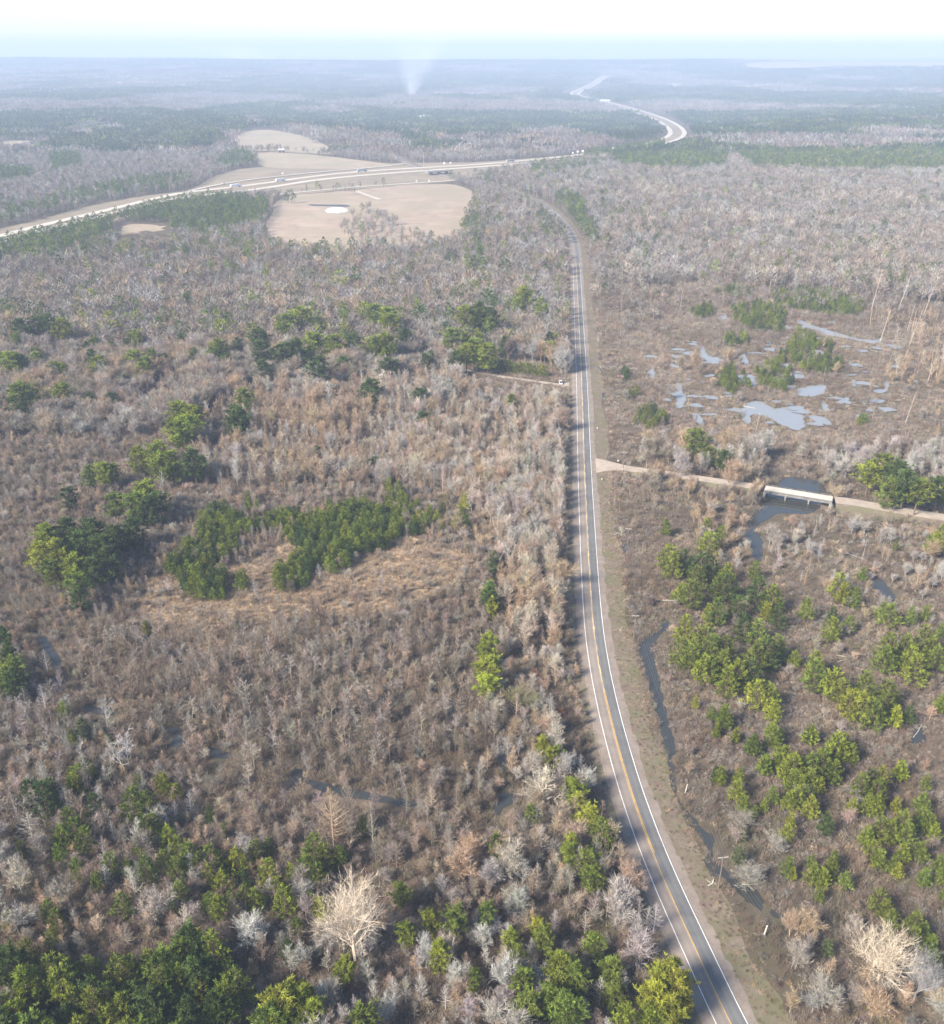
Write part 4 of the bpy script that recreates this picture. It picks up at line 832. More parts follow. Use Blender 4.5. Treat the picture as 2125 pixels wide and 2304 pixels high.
# leaning dead trunks of the swamp
for x, y, xt, yt in [(2035, 958, 2062, 882), (1992, 842, 2012, 792), (1548, 902, 1562, 875), (1695, 1000, 1712, 928), (2010, 918, 2013, 902), (2075, 800, 2095, 770), (2045, 780, 2090, 690), (1960, 700, 1990, 620), (1635, 820, 1640, 770), (1530, 700, 1535, 650), (2020, 700, 2060, 620), (2070, 730, 2110, 650), (1980, 770, 2015, 700), (1740, 655, 1752, 600), (2100, 1075, 2120, 1020), (1940, 1260, 1948, 1210), (1780, 2180, 1795, 2150), (2040, 750, 2060, 690), (2110, 760, 2122, 720)]:
    X, Y = at(x, y); d = float(P(X, Y)[2]); h = max(4, (y - yt) * d / FPX * 1.06); trees.append(dict(kind='snag', x=X, y=Y, h=h, r=h * .1, sz=h / 9, sx=max(.4, h / 22), tone='pale cream', label=None, v=int(R.integers(0, 3)), rz=float(R.uniform(0, 6.28)), keep=True, lean=.3 * (xt - x) * d / FPX / h))
#==PART3==
# ------------------------------------------------------------------ woods and thickets
zones = [   # (outline in the picture, share of grid points that carry a tree, kinds, heights, colours)
    ('thin', [(560, 880), (800, 870), (1000, 850), (1060, 845), (1240, 868), (1265, 900), (1262, 1300), (1262, 1560), (1200, 1500), (1120, 1480), (1115, 1200), (1000, 1110), (700, 1100), (520, 1100), (420, 1060), (450, 960)], .85, ('vase', 'round', 'pole', 'vase', 'cone'), (7.5, 12), ('tan', 'pinkish tan', 'pale cream', 'pale grey', 'pinkish tan', 'tan')),
    ('left_woods', [(-300, 545), (610, 560), (700, 572), (950, 560), (1040, 535), (1070, 460), (1075, 430), (1240, 470), (1275, 520), (1290, 560), (1295, 700), (1288, 850), (1235, 835), (1060, 815), (950, 870), (700, 900), (560, 900), (300, 1000), (60, 985), (-300, 1000)], .9, ('round', 'round', 'vase', 'round'), (8.5, 14), ('pale grey', 'grey', 'pinkish tan', 'grey', 'grey-brown', 'tan', 'pale grey')),
    ('right_woods', [(1312, 520), (1290, 470), (1200, 425), (1100, 400), (1320, 365), (2600, 330), (2600, 690), (2125, 690), (1900, 655), (1720, 650), (1560, 640), (1440, 655), (1400, 640), (1355, 610), (1342, 575)], .93, ('round', 'round', 'vase', 'round'), (10, 15), ('pale grey', 'grey', 'grey', 'pinkish tan', 'grey-brown', 'pale cream')),
    ('edge_trees', [(1380, 655), (1560, 640), (1720, 650), (2125, 690), (2125, 720), (1800, 690), (1600, 690), (1500, 700), (1400, 760)], .35, ('vase', 'round'), (6, 10), ('grey', 'grey-brown', 'pinkish tan')),
    ('swamp_right', [(1950, 690), (2300, 690), (2300, 900), (2000, 860), (1960, 760)], .30, ('pole', 'vase', 'snag'), (8, 13), ('pinkish tan', 'tan', 'pale cream')),
    ('bridge_west', [(1430, 1010), (1720, 1030), (1715, 1090), (1560, 1065), (1450, 1048)], .55, ('round', 'vase'), (8, 13), ('tan', 'pale grey', 'grey-brown')),
    ('bridge_south', [(1440, 1075), (1560, 1088), (1700, 1118), (1690, 1150), (1560, 1140), (1430, 1110)], .4, ('vase', 'round'), (4, 8), ('tan', 'grey-brown', 'pinkish tan')),
    ('bridge_east', [(1760, 1000), (2125, 1010), (2300, 1060), (2300, 1130), (1900, 1095), (1880, 1100)], .42, ('round', 'vase'), (6, 10), ('grey', 'pale grey', 'grey-brown')),
    ('swamp', [(1500, 760), (1900, 760), (2125, 900), (2125, 1010), (1720, 1010), (1440, 1000), (1400, 900)], .12, ('round', 'vase', 'snag'), (4, 8), ('grey-brown', 'tan', 'grey')),
    ('creek_side', [(1560, 1150), (1740, 1170), (1760, 1300), (1640, 1300), (1560, 1240)], .3, ('round', 'vase'), (4, 8), ('tan', 'pale grey')),
    ('far_right_low', [(1740, 1170), (2300, 1220), (2300, 1480), (2000, 1420), (1800, 1320)], .2, ('vase', 'cone', 'round'), (4, 7.5), ('pale grey', 'tan')),
    ('left_edge', [(-200, 1420), (90, 1480), (170, 1600), (330, 1780), (300, 1900), (-200, 1900)], .7, ('vase', 'pole', 'cone'), (6, 10), ('grey', 'pale grey', 'grey-brown')),
    ('thicket', [(150, 1440), (420, 1420), (700, 1400), (1130, 1420), (1120, 1700), (1000, 1790), (760, 1850), (540, 1800), (330, 1780), (190, 1620)], .66, ('pole', 'vase', 'pole'), (6, 10), ('grey-brown', 'brown', 'grey', 'grey-brown', 'pinkish tan')),
    ('mid_thicket', [(450, 1800), (1000, 1790), (1100, 1850), (1080, 1980), (820, 1960), (560, 1930)], .45, ('vase', 'cone', 'pole'), (5, 9), ('grey-brown', 'pinkish tan', 'grey')),
    ('low_woods', [(-300, 1850), (420, 1850), (620, 1950), (780, 2080), (640, 2200), (300, 2150), (-300, 2080)], .34, ('vase', 'cone', 'round'), (5, 9), ('grey', 'pale grey', 'grey-brown', 'silver')),
    ('bottom_mid', [(640, 2140), (820, 2100), (1080, 1960), (1180, 2050), (1360, 2160), (1540, 2304), (1560, 2500), (700, 2500)], .52, ('vase', 'cone', 'round'), (5, 9.5), ('grey', 'pale grey', 'silver', 'grey-brown', 'pinkish tan')),
    ('road_side', [(1100, 1640), (1180, 1560), (1240, 1600), (1310, 1750), (1400, 1920), (1500, 2120), (1420, 2160), (1280, 2100), (1180, 2040), (1080, 1940), (1040, 1760)], .7, ('vase', 'round', 'cone'), (6, 10), ('tan', 'pale grey', 'grey', 'pinkish tan', 'pale cream')),
    ('brush_left', [(-300, 960), (100, 985), (300, 1000), (430, 1060), (520, 1110), (700, 1110), (1110, 1200), (1115, 1420), (700, 1400), (420, 1420), (150, 1430), (-300, 1420)], .26, ('vase', 'cone'), (3.5, 7), ('grey', 'tan', 'grey-brown', 'pinkish tan')),
    ('right_south', [(1700, 2080), (1850, 2090), (2200, 2180), (2200, 2500), (1820, 2400), (1760, 2260)], .22, ('round', 'vase'), (4, 7.5), ('grey', 'tan', 'pale grey')),
]
zones = [(n, poly(p), *r) for n, p, *r in zones]
# stands of pine farther off, by their outline on the ground
stands = [([(-300, 590), (0, 552), (60, 535), (140, 515), (270, 488), (310, 478), (345, 460), (420, 452), (545, 458), (606, 462), (608, 482), (585, 515), (470, 530), (300, 540), (265, 525), (230, 545), (150, 580), (0, 595), (-300, 640)], .93),
          ([(0, 385), (75, 392), (85, 405), (0, 418), (-300, 430), (-300, 385)], .95), ([(113, 355), (180, 352), (185, 380), (120, 395)], .95), ([(0, 480), (80, 470), (170, 440), (280, 420), (400, 400), (440, 412), (413, 431), (320, 439), (227, 456), (113, 480), (0, 512)], .55),
          ([(480, 385), (520, 345), (585, 345), (583, 373), (520, 381)], .75), ([(100, 315), (250, 303), (480, 308), (512, 326), (400, 345), (250, 352), (190, 345)], .9), ([(-300, 275), (0, 275), (160, 290), (130, 312), (0, 320), (-300, 330)], .9),
          ([(110, 255), (330, 250), (560, 265), (570, 292), (525, 302), (480, 300), (300, 300), (150, 270)], .85), ([(760, 265), (850, 260), (860, 285), (1080, 275), (1085, 298), (850, 305), (770, 295)], .9), ([(860, 300), (1040, 328), (1000, 345), (930, 345)], .55),
          ([(1254, 274), (1390, 258), (1495, 272), (1508, 295), (1495, 316), (1440, 325), (1360, 318), (1280, 296)], .92), ([(1362, 345), (1470, 325), (1590, 320), (1610, 334), (1700, 342), (1700, 355), (1640, 356), (1630, 384), (1470, 390), (1368, 368)], .95),
          ([(1562, 265), (1800, 252), (2400, 246), (2400, 285), (1800, 298), (1580, 312)], .9), ([(1640, 345), (2400, 332), (2400, 385), (1900, 393), (1700, 388)], .9), ([(1300, 560), (1290, 500), (1250, 455), (1275, 440), (1310, 470), (1335, 520), (1345, 560)], .85),
          ([(0, 600), (150, 575), (265, 530), (440, 535), (590, 545), (640, 590), (400, 590), (200, 600)], .22), ([(590, 560), (760, 560), (830, 580), (700, 600)], .25), ([(1035, 480), (1075, 470), (1110, 620), (1060, 640), (1040, 560)], .3), ([(1190, 370), (1330, 362), (1360, 372), (1260, 400), (1200, 420)], .4)]
stands = [(poly(p), f) for p, f in stands]
field_wood = poly([(770, 540), (765, 500), (800, 480), (830, 470), (870, 490), (910, 520), (980, 545), (980, 565), (850, 560)])
def pine_share(X, Y):
    out = np.where(Y < 2300, .05, np.clip((fnoise(X, Y * .8, 560, 21) - .41) * 11, .02, .98))
    for pg, f in stands:
        m = inside(pg, X, Y); out[m] = f
    return out
tan_pg = poly([(330, 1300), (560, 1270), (700, 1180), (820, 1160), (1010, 1230), (1090, 1260), (1000, 1340), (760, 1420), (560, 1500), (380, 1460), (300, 1380)])
def wood_points(y0, y1, step, exact):
    X, Y = grid_points(y0, y1, step)
    wet = ~water_free(X, Y, 9)
    keep = clear_of_ways(X, Y, 8.5, 13.0, 5.5) & out_of_fields(X, Y) & ~wet
    fw = inside(field_wood, X, Y) & (R.uniform(size=len(X)) < .4); keep |= fw
    X, Y = X[keep], Y[keep]
    px, py, _ = P(X, Y)
    ps = pine_share(X, Y); u = R.uniform(size=len(X)); done = np.zeros(len(X), bool); gap = fnoise(X, Y, 26, 31)
    tone_n = fnoise(X, Y, 60, 41); in_tan = inside(tan_pg, X, Y)
    for nm, pg, share, kinds, hr, cols in zones:
        m = inside(pg, X, Y) & ~done; done |= m
        mm = m & (u < share * np.clip(.45 + 1.15 * gap, .3, 1.25) * np.where(in_tan & (nm == 'brush_left'), .15, 1))
        for i in np.flatnonzero(mm):
            if nm in ('left_woods', 'right_woods') and R.uniform() < ps[i] and Y[i] > 560:
                plant('tall_pine', X[i], Y[i], R.uniform(11, 17) if not (px[i] < 640 and py[i] < 550) else R.uniform(6, 10), None, str(R.choice([M_, D_, M_, D_, B_, G_]))); continue
            k = int((tone_n[i] * 1.5 - .25) * len(cols) + R.normal(0, 1.0)) % len(cols)
            kd = str(R.choice(kinds)); h = R.uniform(*hr) * (.55 + .55 * gap[i] + .4 * tone_n[i]); plant(kd, X[i], Y[i], h, None, cols[k])
    if not exact:
        for i in np.flatnonzero(~done & (Y > 600)):
            if R.uniform() < ps[i]:
                plant('tall_pine', X[i], Y[i], R.uniform(10, 16), None, str(R.choice([M_, D_, D_, M_, G_])))
            elif R.uniform() < .85:
                plant(str(R.choice(['round', 'vase', 'round'])), X[i], Y[i], R.uniform(9, 14), None, str(R.choice(['pale grey', 'grey', 'grey-brown', 'pinkish tan', 'grey'])))
wood_points(106, 430, 3.4, True); wood_points(430, 760, 4.6, True); wood_points(760, 1900, 6.6, False)
# trees in rows round the far fields and pines by the highway
for x, y, h in [(421, 447, 15), (432, 450, 12), (455, 452, 11), (472, 450, 15), (484, 452, 13), (492, 455, 14), (505, 455, 15), (516, 456, 15), (524, 455, 14), (535, 457, 15), (543, 458, 13), (557, 457, 14), (650, 458, 17), (658, 458, 18), (645, 458, 13), (663, 457, 13)]: plant('tall_pine', *at(x, y), h, 3.2, D_, keep=True)
for i in range(46):
    t = R.uniform(); plant('round', *at(520 + 290 * t, 339 + 9 * t + R.normal(0, .8)), R.uniform(8, 14), None, str(R.choice(['grey', 'grey-brown'])))
for i in range(150):
    f = R.uniform(); x, y = 1318 + 175 * f, 352 - 28 * f + R.uniform(2.5, 14)
    plant('tall_pine', *at(x, y), R.uniform(14, 19), 4.0, str(R.choice([D_, M_])))
for x, y in [(1276, 542), (1268, 531), (1262, 523), (1255, 516), (1246, 508), (1236, 500), (1224, 492), (1270, 550), (1262, 538), (1252, 528), (1243, 518), (1232, 508), (1210, 484), (1196, 476), (1180, 468)]:
    plant('round', *at(x, y), R.uniform(14, 17), 4.6, str(R.choice(['grey', 'grey-brown', 'pale grey'])), keep=True); plant('tall_pine', *at(x - 7, y - 2), R.uniform(13, 16), 3.6, D_, keep=True)
for x in (779, 786, 793, 799): plant('round', *at(x, 438), 11, 3, 'grey-brown')
for i in range(22): plant('round', *at(R.uniform(600, 650), R.uniform(446, 458)), R.uniform(5, 9), None, 'grey-brown')

# ------------------------------------------------------------------ bushes that stand apart, mostly right of the road
bx, by = grid_points(112, 300, 2.5); bpx, bpy_, _ = P(bx, by)
bz = poly([(1470, 1460), (1700, 1320), (2125, 1350), (2300, 1500), (2300, 2050), (2000, 2060), (1700, 1900), (1560, 1760)])
m = inside(bz, bx, by) & clear_of_ways(bx, by, 9, 15) & water_free(bx, by) & (R.uniform(size=len(bx)) < np.clip(fnoise(bx, by, 15, 55) * 1.5 - .05, 0, .9))
bt = fnoise(bx, by, 22, 61); bcol = ['grey-brown', 'grey', 'grey', 'grey-brown', 'grey', 'brown']
for i in np.flatnonzero(m): plant('bush', bx[i], by[i], R.uniform(1.3, 2.3), R.uniform(1.0, 1.7), bcol[int(bt[i] * 2.2 * len(bcol) + R.normal(0, .6)) % len(bcol)])

# ------------------------------------------------------------------ low growth that covers the ground
open_px = [[(255, 500), (385, 498), (385, 532), (255, 534)], [(722, 462), (792, 462), (792, 486), (722, 486)], ZS([(590, 760), (760, 760), (980, 830), (990, 970), (880, 940), (600, 905)]), ZS([(930, 265), (1480, 375), (1440, 430), (1090, 360), (930, 295)]), ZS([(920, 710), (1000, 675), (1125, 665), (1125, 720), (960, 750)]), ZS([(180, 655), (245, 655), (260, 810), (190, 835)]), [(1045, 795), (1130, 806), (1240, 818), (1294, 856), (1294, 878), (1120, 858), (1045, 840)], R6([(1080, 85), (1150, 85), (1150, 260), (1085, 265)])]
def blocks_view(X, Y, h):
    b = np.zeros(len(X), bool)
    for f in (.15, .55, .9):
        qx, qy, _ = P(X, Y, h * f)
        for q in open_px: b |= inside(np.array(q, float), qx, qy)
    return b
def undergrowth(name, kind, y0, y1, step, choose, hs, ws):
    X, Y = grid_points(y0, y1, step)
    k = clear_of_ways(X, Y, 8.3, 12.5, 5.0) & out_of_fields(X, Y) & water_free(X, Y, 3.2 if kind not in ('vase', 'round') else 6)
    X, Y = X[k], Y[k]; px, py, _ = P(X, Y); cov, tint = choose(X, Y, px, py)
    k = R.uniform(size=len(X)) < cov; X, Y, tint = X[k], Y[k], tint[k]; n = len(X)
    w = R.uniform(*ws, n); h = R.uniform(*hs, n)
    if kind in ('vase', 'round'):
        k = ~blocks_view(X, Y, h * K[kind][0][2]); X, Y, tint, w, h = X[k], Y[k], tint[k], w[k], h[k]; n = len(X)
    return dict(x=X, y=Y, z=np.zeros(n), rot=R.uniform(0, 6.28, n), variant=R.integers(0, len(K[kind]), n), size=np.stack([w, w, h], 1), tint=tint)
reed_pg = poly([(1500, 720), (1800, 700), (2125, 720), (2125, 1000), (1500, 980)])
def mixcol(names, X, Y, sc, seed):
    n = fnoise(X, Y, sc, seed) + R.normal(0, .13, len(X)); k = np.clip(((n - .25) * 2 * len(names)).astype(int), 0, len(names) - 1)
    base = np.array([TINT[a] for a in names])[k]; return base * (.62 + .8 * fnoise(X, Y, 75, seed + 3))[:, None] * np.exp(R.normal(0, .16, (len(X), 1))) * np.exp(R.normal(0, .035, (len(X), 3)))
def ch_stems(X, Y, px, py):
    left = px < 1300; t = mixcol(['brown', 'red-brown', 'grey-brown', 'grey', 'grey-brown', 'pinkish tan'], X, Y, 30, 71); c = np.clip(fnoise(X, Y, 18, 72) * 1.7 + .05, .3, 1)
    c = np.where(inside(tan_pg, X, Y), c * .25, c); c = np.where(~left & (py > 1150) & (px > 1500), c * .55, c); return c, t
def ch_bush(X, Y, px, py):
    t = mixcol(['red-brown', 'grey-brown', 'grey', 'grey-brown', 'grey'], X, Y, 24, 81); c = np.clip(fnoise(X, Y, 13, 82) * 1.6 - .25, .0, .9); c = np.where((px > 1300) & (py > 1000), c + .15, c); c = np.where(inside(tan_pg, X, Y), c * .3, c); return c, t
def ch_grass(X, Y, px, py):
    t = mixcol(['grey-brown', 'tan', 'pinkish tan', 'pinkish tan', 'olive'], X, Y, 20, 91); c = np.clip(fnoise(X, Y, 16, 92) * 2.2 - .85, 0, .8); c = np.where(inside(tan_pg, X, Y), .95, c); c = np.where(inside(reed_pg, X, Y), c * .6 + .5, c); t = np.where(inside(tan_pg, X, Y)[:, None], np.array(TINT['tan']) * R.uniform(.85, 1.3, (len(X), 1)), t); return c, t
low1 = [undergrowth('s', 'stems', 106, 330, 1.9, ch_stems, (.55, 1.15), (.9, 1.7)), undergrowth('s', 'stems', 330, 640, 3.0, ch_stems, (.7, 1.4), (1.5, 2.6)), undergrowth('s', 'stems', 640, 1050, 4.2, ch_stems, (1.0, 1.9), (2.6, 4.2))]
low2 = [undergrowth('b', 'bush', 106, 330, 2.4, ch_bush, (.5, 1.0), (.6, 1.15)), undergrowth('b', 'bush', 330, 700, 3.6, ch_bush, (.6, 1.2), (.9, 1.7)), undergrowth('b', 'bush', 700, 1050, 5.0, ch_bush, (1.0, 2.0), (1.5, 2.8))]
low3 = [undergrowth('g', 'grass', 106, 330, 1.7, ch_grass, (.7, 1.4), (.9, 1.6)), undergrowth('g', 'grass', 330, 700, 2.8, ch_grass, (.9, 1.7), (1.4, 2.4))]
def cat(l): return {k: np.concatenate([a[k] for a in l]) for k in l[0]}
thick_pg = [z for z in zones if z[0] == 'thicket'][0][1]; band_pg = poly(band1); wood_pg = poly(bottom_wood)
def ch_sapling(X, Y, px, py):
    t = mixcol(['brown', 'grey-brown', 'grey', 'grey-brown', 'pinkish tan', 'tan'], X, Y, 34, 171); c = np.clip(fnoise(X, Y, 21, 172) * 1.9 - .25, .08, .95)
    c = np.where(inside(tan_pg, X, Y), c * .2, c); c = np.where(px > 1330, c * .1, c); c = np.where((px > 1330) & (py > 640) & (py < 1010), 0, c); c = np.where(inside(band_pg, X, Y) | inside(wood_pg, X, Y), c * .25, c); c = np.where((py > 1800) & (px < 1330), c * .7, c); c = np.where(inside(thick_pg, X, Y), c * .5, c); return c * .62, t
def ch_puffs(X, Y, px, py):
    c, t = ch_sapling(X, Y, px, py); return c * 1.1, mixcol(['grey-brown', 'grey', 'pinkish tan', 'grey-brown', 'brown', 'grey'], X, Y, 28, 181)
saplings = cat([undergrowth('v', 'vase', 106, 360, 2.7, ch_sapling, (.28, .55), (.4, .8)), undergrowth('v', 'vase', 360, 640, 3.6, ch_sapling, (.32, .65), (.5, .95))])
puffs = cat([undergrowth('r', 'round', 106, 360, 3.4, ch_puffs, (.2, .42), (.26, .5)), undergrowth('r', 'round', 360, 640, 4.4, ch_puffs, (.26, .5), (.32, .6))])
# short tufts on the two verges
vx, vy = grid_points(108, 420, 1.0); vd, vsd = dist_to(road_c, vx, vy)
k = ((vsd > 0) & (vd > 5.7) & (vd < 14)) | ((vsd < 0) & (vd > 6.0) & (vd < 8.6)); k &= (R.uniform(size=len(vx)) < np.clip(vd * .12 - .55, .1, .9)); sd_, _ = dist_to(side_c, vx, vy); k &= sd_ > 5
vx, vy, vd, vsd = vx[k], vy[k], vd[k], vsd[k]; n = len(vx); w = R.uniform(.35, .8, n)
zz = np.interp(vd, [5.3, 14], [.32, -.07]); vt = np.where((vsd > 0)[:, None], mixcol(['olive', 'tan', 'brown', 'grey-brown', 'olive', 'tan'], vx, vy, 5, 77), mixcol(['grey-brown', 'red-brown', 'grey-brown'], vx, vy, 8, 78))
verge_t = dict(x=vx, y=vy, z=zz, rot=R.uniform(0, 6.28, n), variant=R.integers(0, 3, n), size=np.stack([w, w, R.uniform(.2, .55, n)], 1), tint=vt)
pro = {k: [joined(k, i) for i in range(len(K[k]))] for k in K}
mass('undergrowth_stems', pro['stems'], cat(low1)); mass('undergrowth_shrubbery', pro['bush'], cat(low2)); mass('undergrowth_grass', pro['grass'], cat(low3)); mass('undergrowth_saplings', pro['vase'], saplings); mass('undergrowth_young_bare_growth', pro['round'], puffs); mass('verge_grass', pro['grass'], verge_t)

# nothing tall grows where the ground lies open: the clearing, the farm pond, the wide pools, the driveway
tx, ty, th = (np.array([t[k] for t in trees]) for k in ('x', 'y', 'h')); shut = blocks_view(tx, ty, th)
trees = [t for t, b in zip(trees, shut) if t['keep'] or t['kind'] == 'bush' or not b]

# ------------------------------------------------------------------ which plants become objects of their own: the 300 of a kind that show largest
NAMES = {'young_pine': 'pine_tree', 'tall_pine': 'pine_tree', 'cedar': 'cedar_tree', 'round': 'bare_tree', 'vase': 'bare_tree', 'pole': 'bare_tree', 'great': 'bare_tree', 'cone': 'conical_bare_tree', 'great_cone': 'conical_bare_tree', 'snag': 'dead_tree', 'bush': 'bush'}
for t in trees:
    x, y, d = P(t['x'], t['y'], t['h'] * .6); t['px'], t['py'], t['d'] = float(x), float(y), float(d); t['show'] = math.sqrt(t['h'] * t['r']) / t['d']
    t['name'] = NAMES[t['kind']]; t['seen'] = -20 < t['px'] < 2145 and -20 < t['py'] < 2340
LIMIT = {'pine_tree': 300, 'bare_tree': 300, 'conical_bare_tree': 200, 'dead_tree': 60, 'bush': 300, 'cedar_tree': 60}
solo, rest = [], []
for nm in LIMIT:
    l = sorted([t for t in trees if t['name'] == nm], key=lambda t: (not t['seen'], t['label'] is None, -t['show'])); cut = [t for t in l[:LIMIT[nm]] if t['seen']]
    solo += cut; ids = set(map(id, cut)); rest += [t for t in l if id(t) not in ids]

# ---- words that single a plant out: size, colour, where it stands, how far from the road it comes
ORD = 'first second third fourth fifth sixth seventh eighth ninth tenth eleventh twelfth thirteenth fourteenth fifteenth sixteenth seventeenth eighteenth nineteenth twentieth'.split()
ORD += ['twenty-' + o for o in ORD[:9]] + ['thirtieth'] + ['thirty-' + o for o in ORD[:9]] + ['fortieth'] + ['forty-' + o for o in ORD[:9]] + ['fiftieth'] + ['fifty-' + o for o in ORD[:9]]
def place_words(t):
    x, y = P(t['x'], t['y'])[:2]; x, y = float(x), float(y); left = t['side'] < 0
    if left:
        if y > 2195: return 'in the bottom pine wood' if x < 640 else 'in the bottom woods beside the road'
        if y > 2090: return 'before the great oak' if x > 640 else 'just behind the bottom pine wood'
        if y > 1990: return 'level with the great oak'
        if y > 1900: return 'just beyond the great oak'
        if y > 1800: return 'by the great conical tree'
        if y > 1700: return 'by the black pools'
        if y > 1600: return 'where the double line begins'
        if y > 1500: return 'beyond the black pools'
        if y > 1390: return 'by the small winding creek'
        if y > 1270: return 'on the tan grass clearing'
        if y > 1160: return 'before the young pine band'
        if y > 1060: return 'behind the young pine band'
        if y > 960: return 'level with the gravel side road'
        if y > 860: return 'just in front of the driveway'
        if y > 760: return 'behind the cedar hedge line'
        return 'below the big tan field'
    if y > 2180: return 'in the corner across the road'
    if y > 2040: return 'near the lower end of the ditch'
    if y > 1930: return 'level with the dark ditch pool'
    if y > 1830: return 'just above the dark ditch pool'
    if y > 1730: return 'beside the narrow ditch'
    if y > 1640: return 'level with the small pond'
    if y > 1560: return 'beside the straight wide ditch'
    if y > 1480: return 'level with the ditch head'
    if y > 1400: return 'just beyond the ditch head'
    if y > 1300: return 'midway between ditch head and bridge'
    if y > 1190: return 'in front of the bridge'
    if y > 1090: return 'close to the gravel side road'
    if y > 960: return 'just behind the bridge'
    if y > 800: return 'beside the largest swamp pools'
    return 'behind the swamp pools'
NOUN = {'pine_tree': 'pine', 'bare_tree': 'bare tree', 'conical_bare_tree': 'conical tree', 'dead_tree': 'leaning dead trunk', 'bush': 'twiggy bush', 'cedar_tree': 'clipped-looking cedar'}
CATG = {'pine_tree': 'tree', 'bare_tree': 'tree', 'conical_bare_tree': 'tree', 'dead_tree': 'dead tree', 'bush': 'bush', 'cedar_tree': 'tree'}
GRP = {'pine_tree': 'pines among the bare woods', 'bare_tree': 'bare broadleaf trees', 'conical_bare_tree': 'cone-shaped bare trees', 'dead_tree': 'bleached dead trunks of the swamp', 'bush': 'twiggy bushes right of the road', 'cedar_tree': 'cedars of the hedge by the driveway'}
def size_word(t):
    a, b = {'pine_tree': (6, 11), 'bare_tree': (7, 10), 'conical_bare_tree': (6.5, 9), 'dead_tree': (7, 11), 'bush': (1.6, 2.0), 'cedar_tree': (8.0, 8.6)}[t['name']]
    return 'small' if t['h'] < a else ('tall' if t['h'] > b else 'mid-sized')
rd_, sd_ = dist_to(road_c, np.array([t['x'] for t in solo]), np.array([t['y'] for t in solo]))
for t, a, b in zip(solo, rd_, sd_): t['rd'], t['side'] = float(a), float(b)
classes = {}
for t in solo:
    if t['name'] == 'cedar_tree': t['phrase'] = ('cedar', 'in the hedge along the driveway')
    else: t['phrase'] = (f"{size_word(t)} {t['tone']} {NOUN[t['name']]}", place_words(t))
    if not t['label']: classes.setdefault((t['name'],) + t['phrase'], []).append(t)
for key, l in classes.items():
    l.sort(key=lambda t: t['rd'])
    for i, t in enumerate(l):
        a, b = t['phrase']
        t['label'] = f"{a} {b}" if len(l) == 1 else f"{a} {b}, {'nearest' if i == 0 else ORD[min(i, len(ORD) - 1)]} {'to' if i == 0 else 'from'} the road"

# ---- build them
mesh_of = {}
def part_mesh(kind, v, which):
    k = (kind, v, which)
    if k not in mesh_of:
        mt, mc, H, Rr, cm = K[kind][v]; mb = mt if which == 'trunk' else mc
        me = bpy.data.meshes.new(f'{kind}_{which}'); me.from_pydata(mb.v, [], mb.f); me.materials.append(M['bark'] if which == 'trunk' else M[cm])
        a = me.attributes.new('tone', 'FLOAT', 'POINT'); a.data.foreach_set('value', mb.t); me.update(); mesh_of[k] = me
    return mesh_of[k]
BARK_P = (.16, .115, .085)
def tint_of(t): return [float(c) for c in tints([t['tone']], 1)[0]]
for t in solo:
    c = tint_of(t); kd = t['kind']; z = float(terrain(t['x'], t['y']))
    rot = (0, math.atan(t.get('lean', 0)), 0) if 'lean' in t else (0, 0, t['rz'])
    if t['name'] == 'bush':
        o = bpy.data.objects.new('bush', part_mesh(kd, t['v'], 'crown')); C.objects.link(o); o['tint'] = c
        o.location = (t['x'], t['y'], z); o.rotation_euler = rot; o.scale = (t['sx'], t['sx'], t['sz']); tag(o, t['label'], CATG['bush'], GRP['bush']); continue
    e = thing(t['name'], t['label'], CATG[t['name']], (t['x'], t['y'], z), 0, GRP[t['name']]); e.rotation_euler = rot; e.scale = (t['sx'], t['sx'], t['sz'])
    for w in ('trunk', 'crown'):
        if w == 'crown' and not K[kd][t['v']][1].f: continue
        o = bpy.data.objects.new(w if t['name'] != 'dead_tree' or w == 'trunk' else 'branch_stubs', part_mesh(kd, t['v'], w)); C.objects.link(o); o.parent = e
        o['tint'] = list(BARK_P) if (w == 'trunk' and kd in ('young_pine', 'tall_pine', 'cedar')) else c
def as_points(l, kinds):
    off = {}; n = 0
    for k in kinds: off[k] = n; n += len(K[k])
    x = np.array([t['x'] for t in l]); y = np.array([t['y'] for t in l])
    return dict(x=x, y=y, z=terrain(x, y), rot=np.array([t['rz'] for t in l]), variant=np.array([off[t['kind']] + t['v'] for t in l]), size=np.array([(t['sx'], t['sx'], t['sz']) for t in l]), tint=np.array([tint_of(t) for t in l]))
far_d = 620
for nm, kinds, label in (('pine_woods', ['young_pine', 'tall_pine'], None), ('bare_woods', ['round', 'vase', 'pole', 'great'], None), ('conical_bare_woods', ['cone', 'great_cone'], None), ('dead_trunks', ['snag'], None), ('shrubbery', ['bush'], None), ('cedar_hedge_growth', ['cedar'], None)):
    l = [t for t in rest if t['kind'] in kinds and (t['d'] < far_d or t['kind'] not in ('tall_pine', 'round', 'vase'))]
    if l: mass(nm, [p for k in kinds for p in pro[k]], as_points(l, kinds), label)
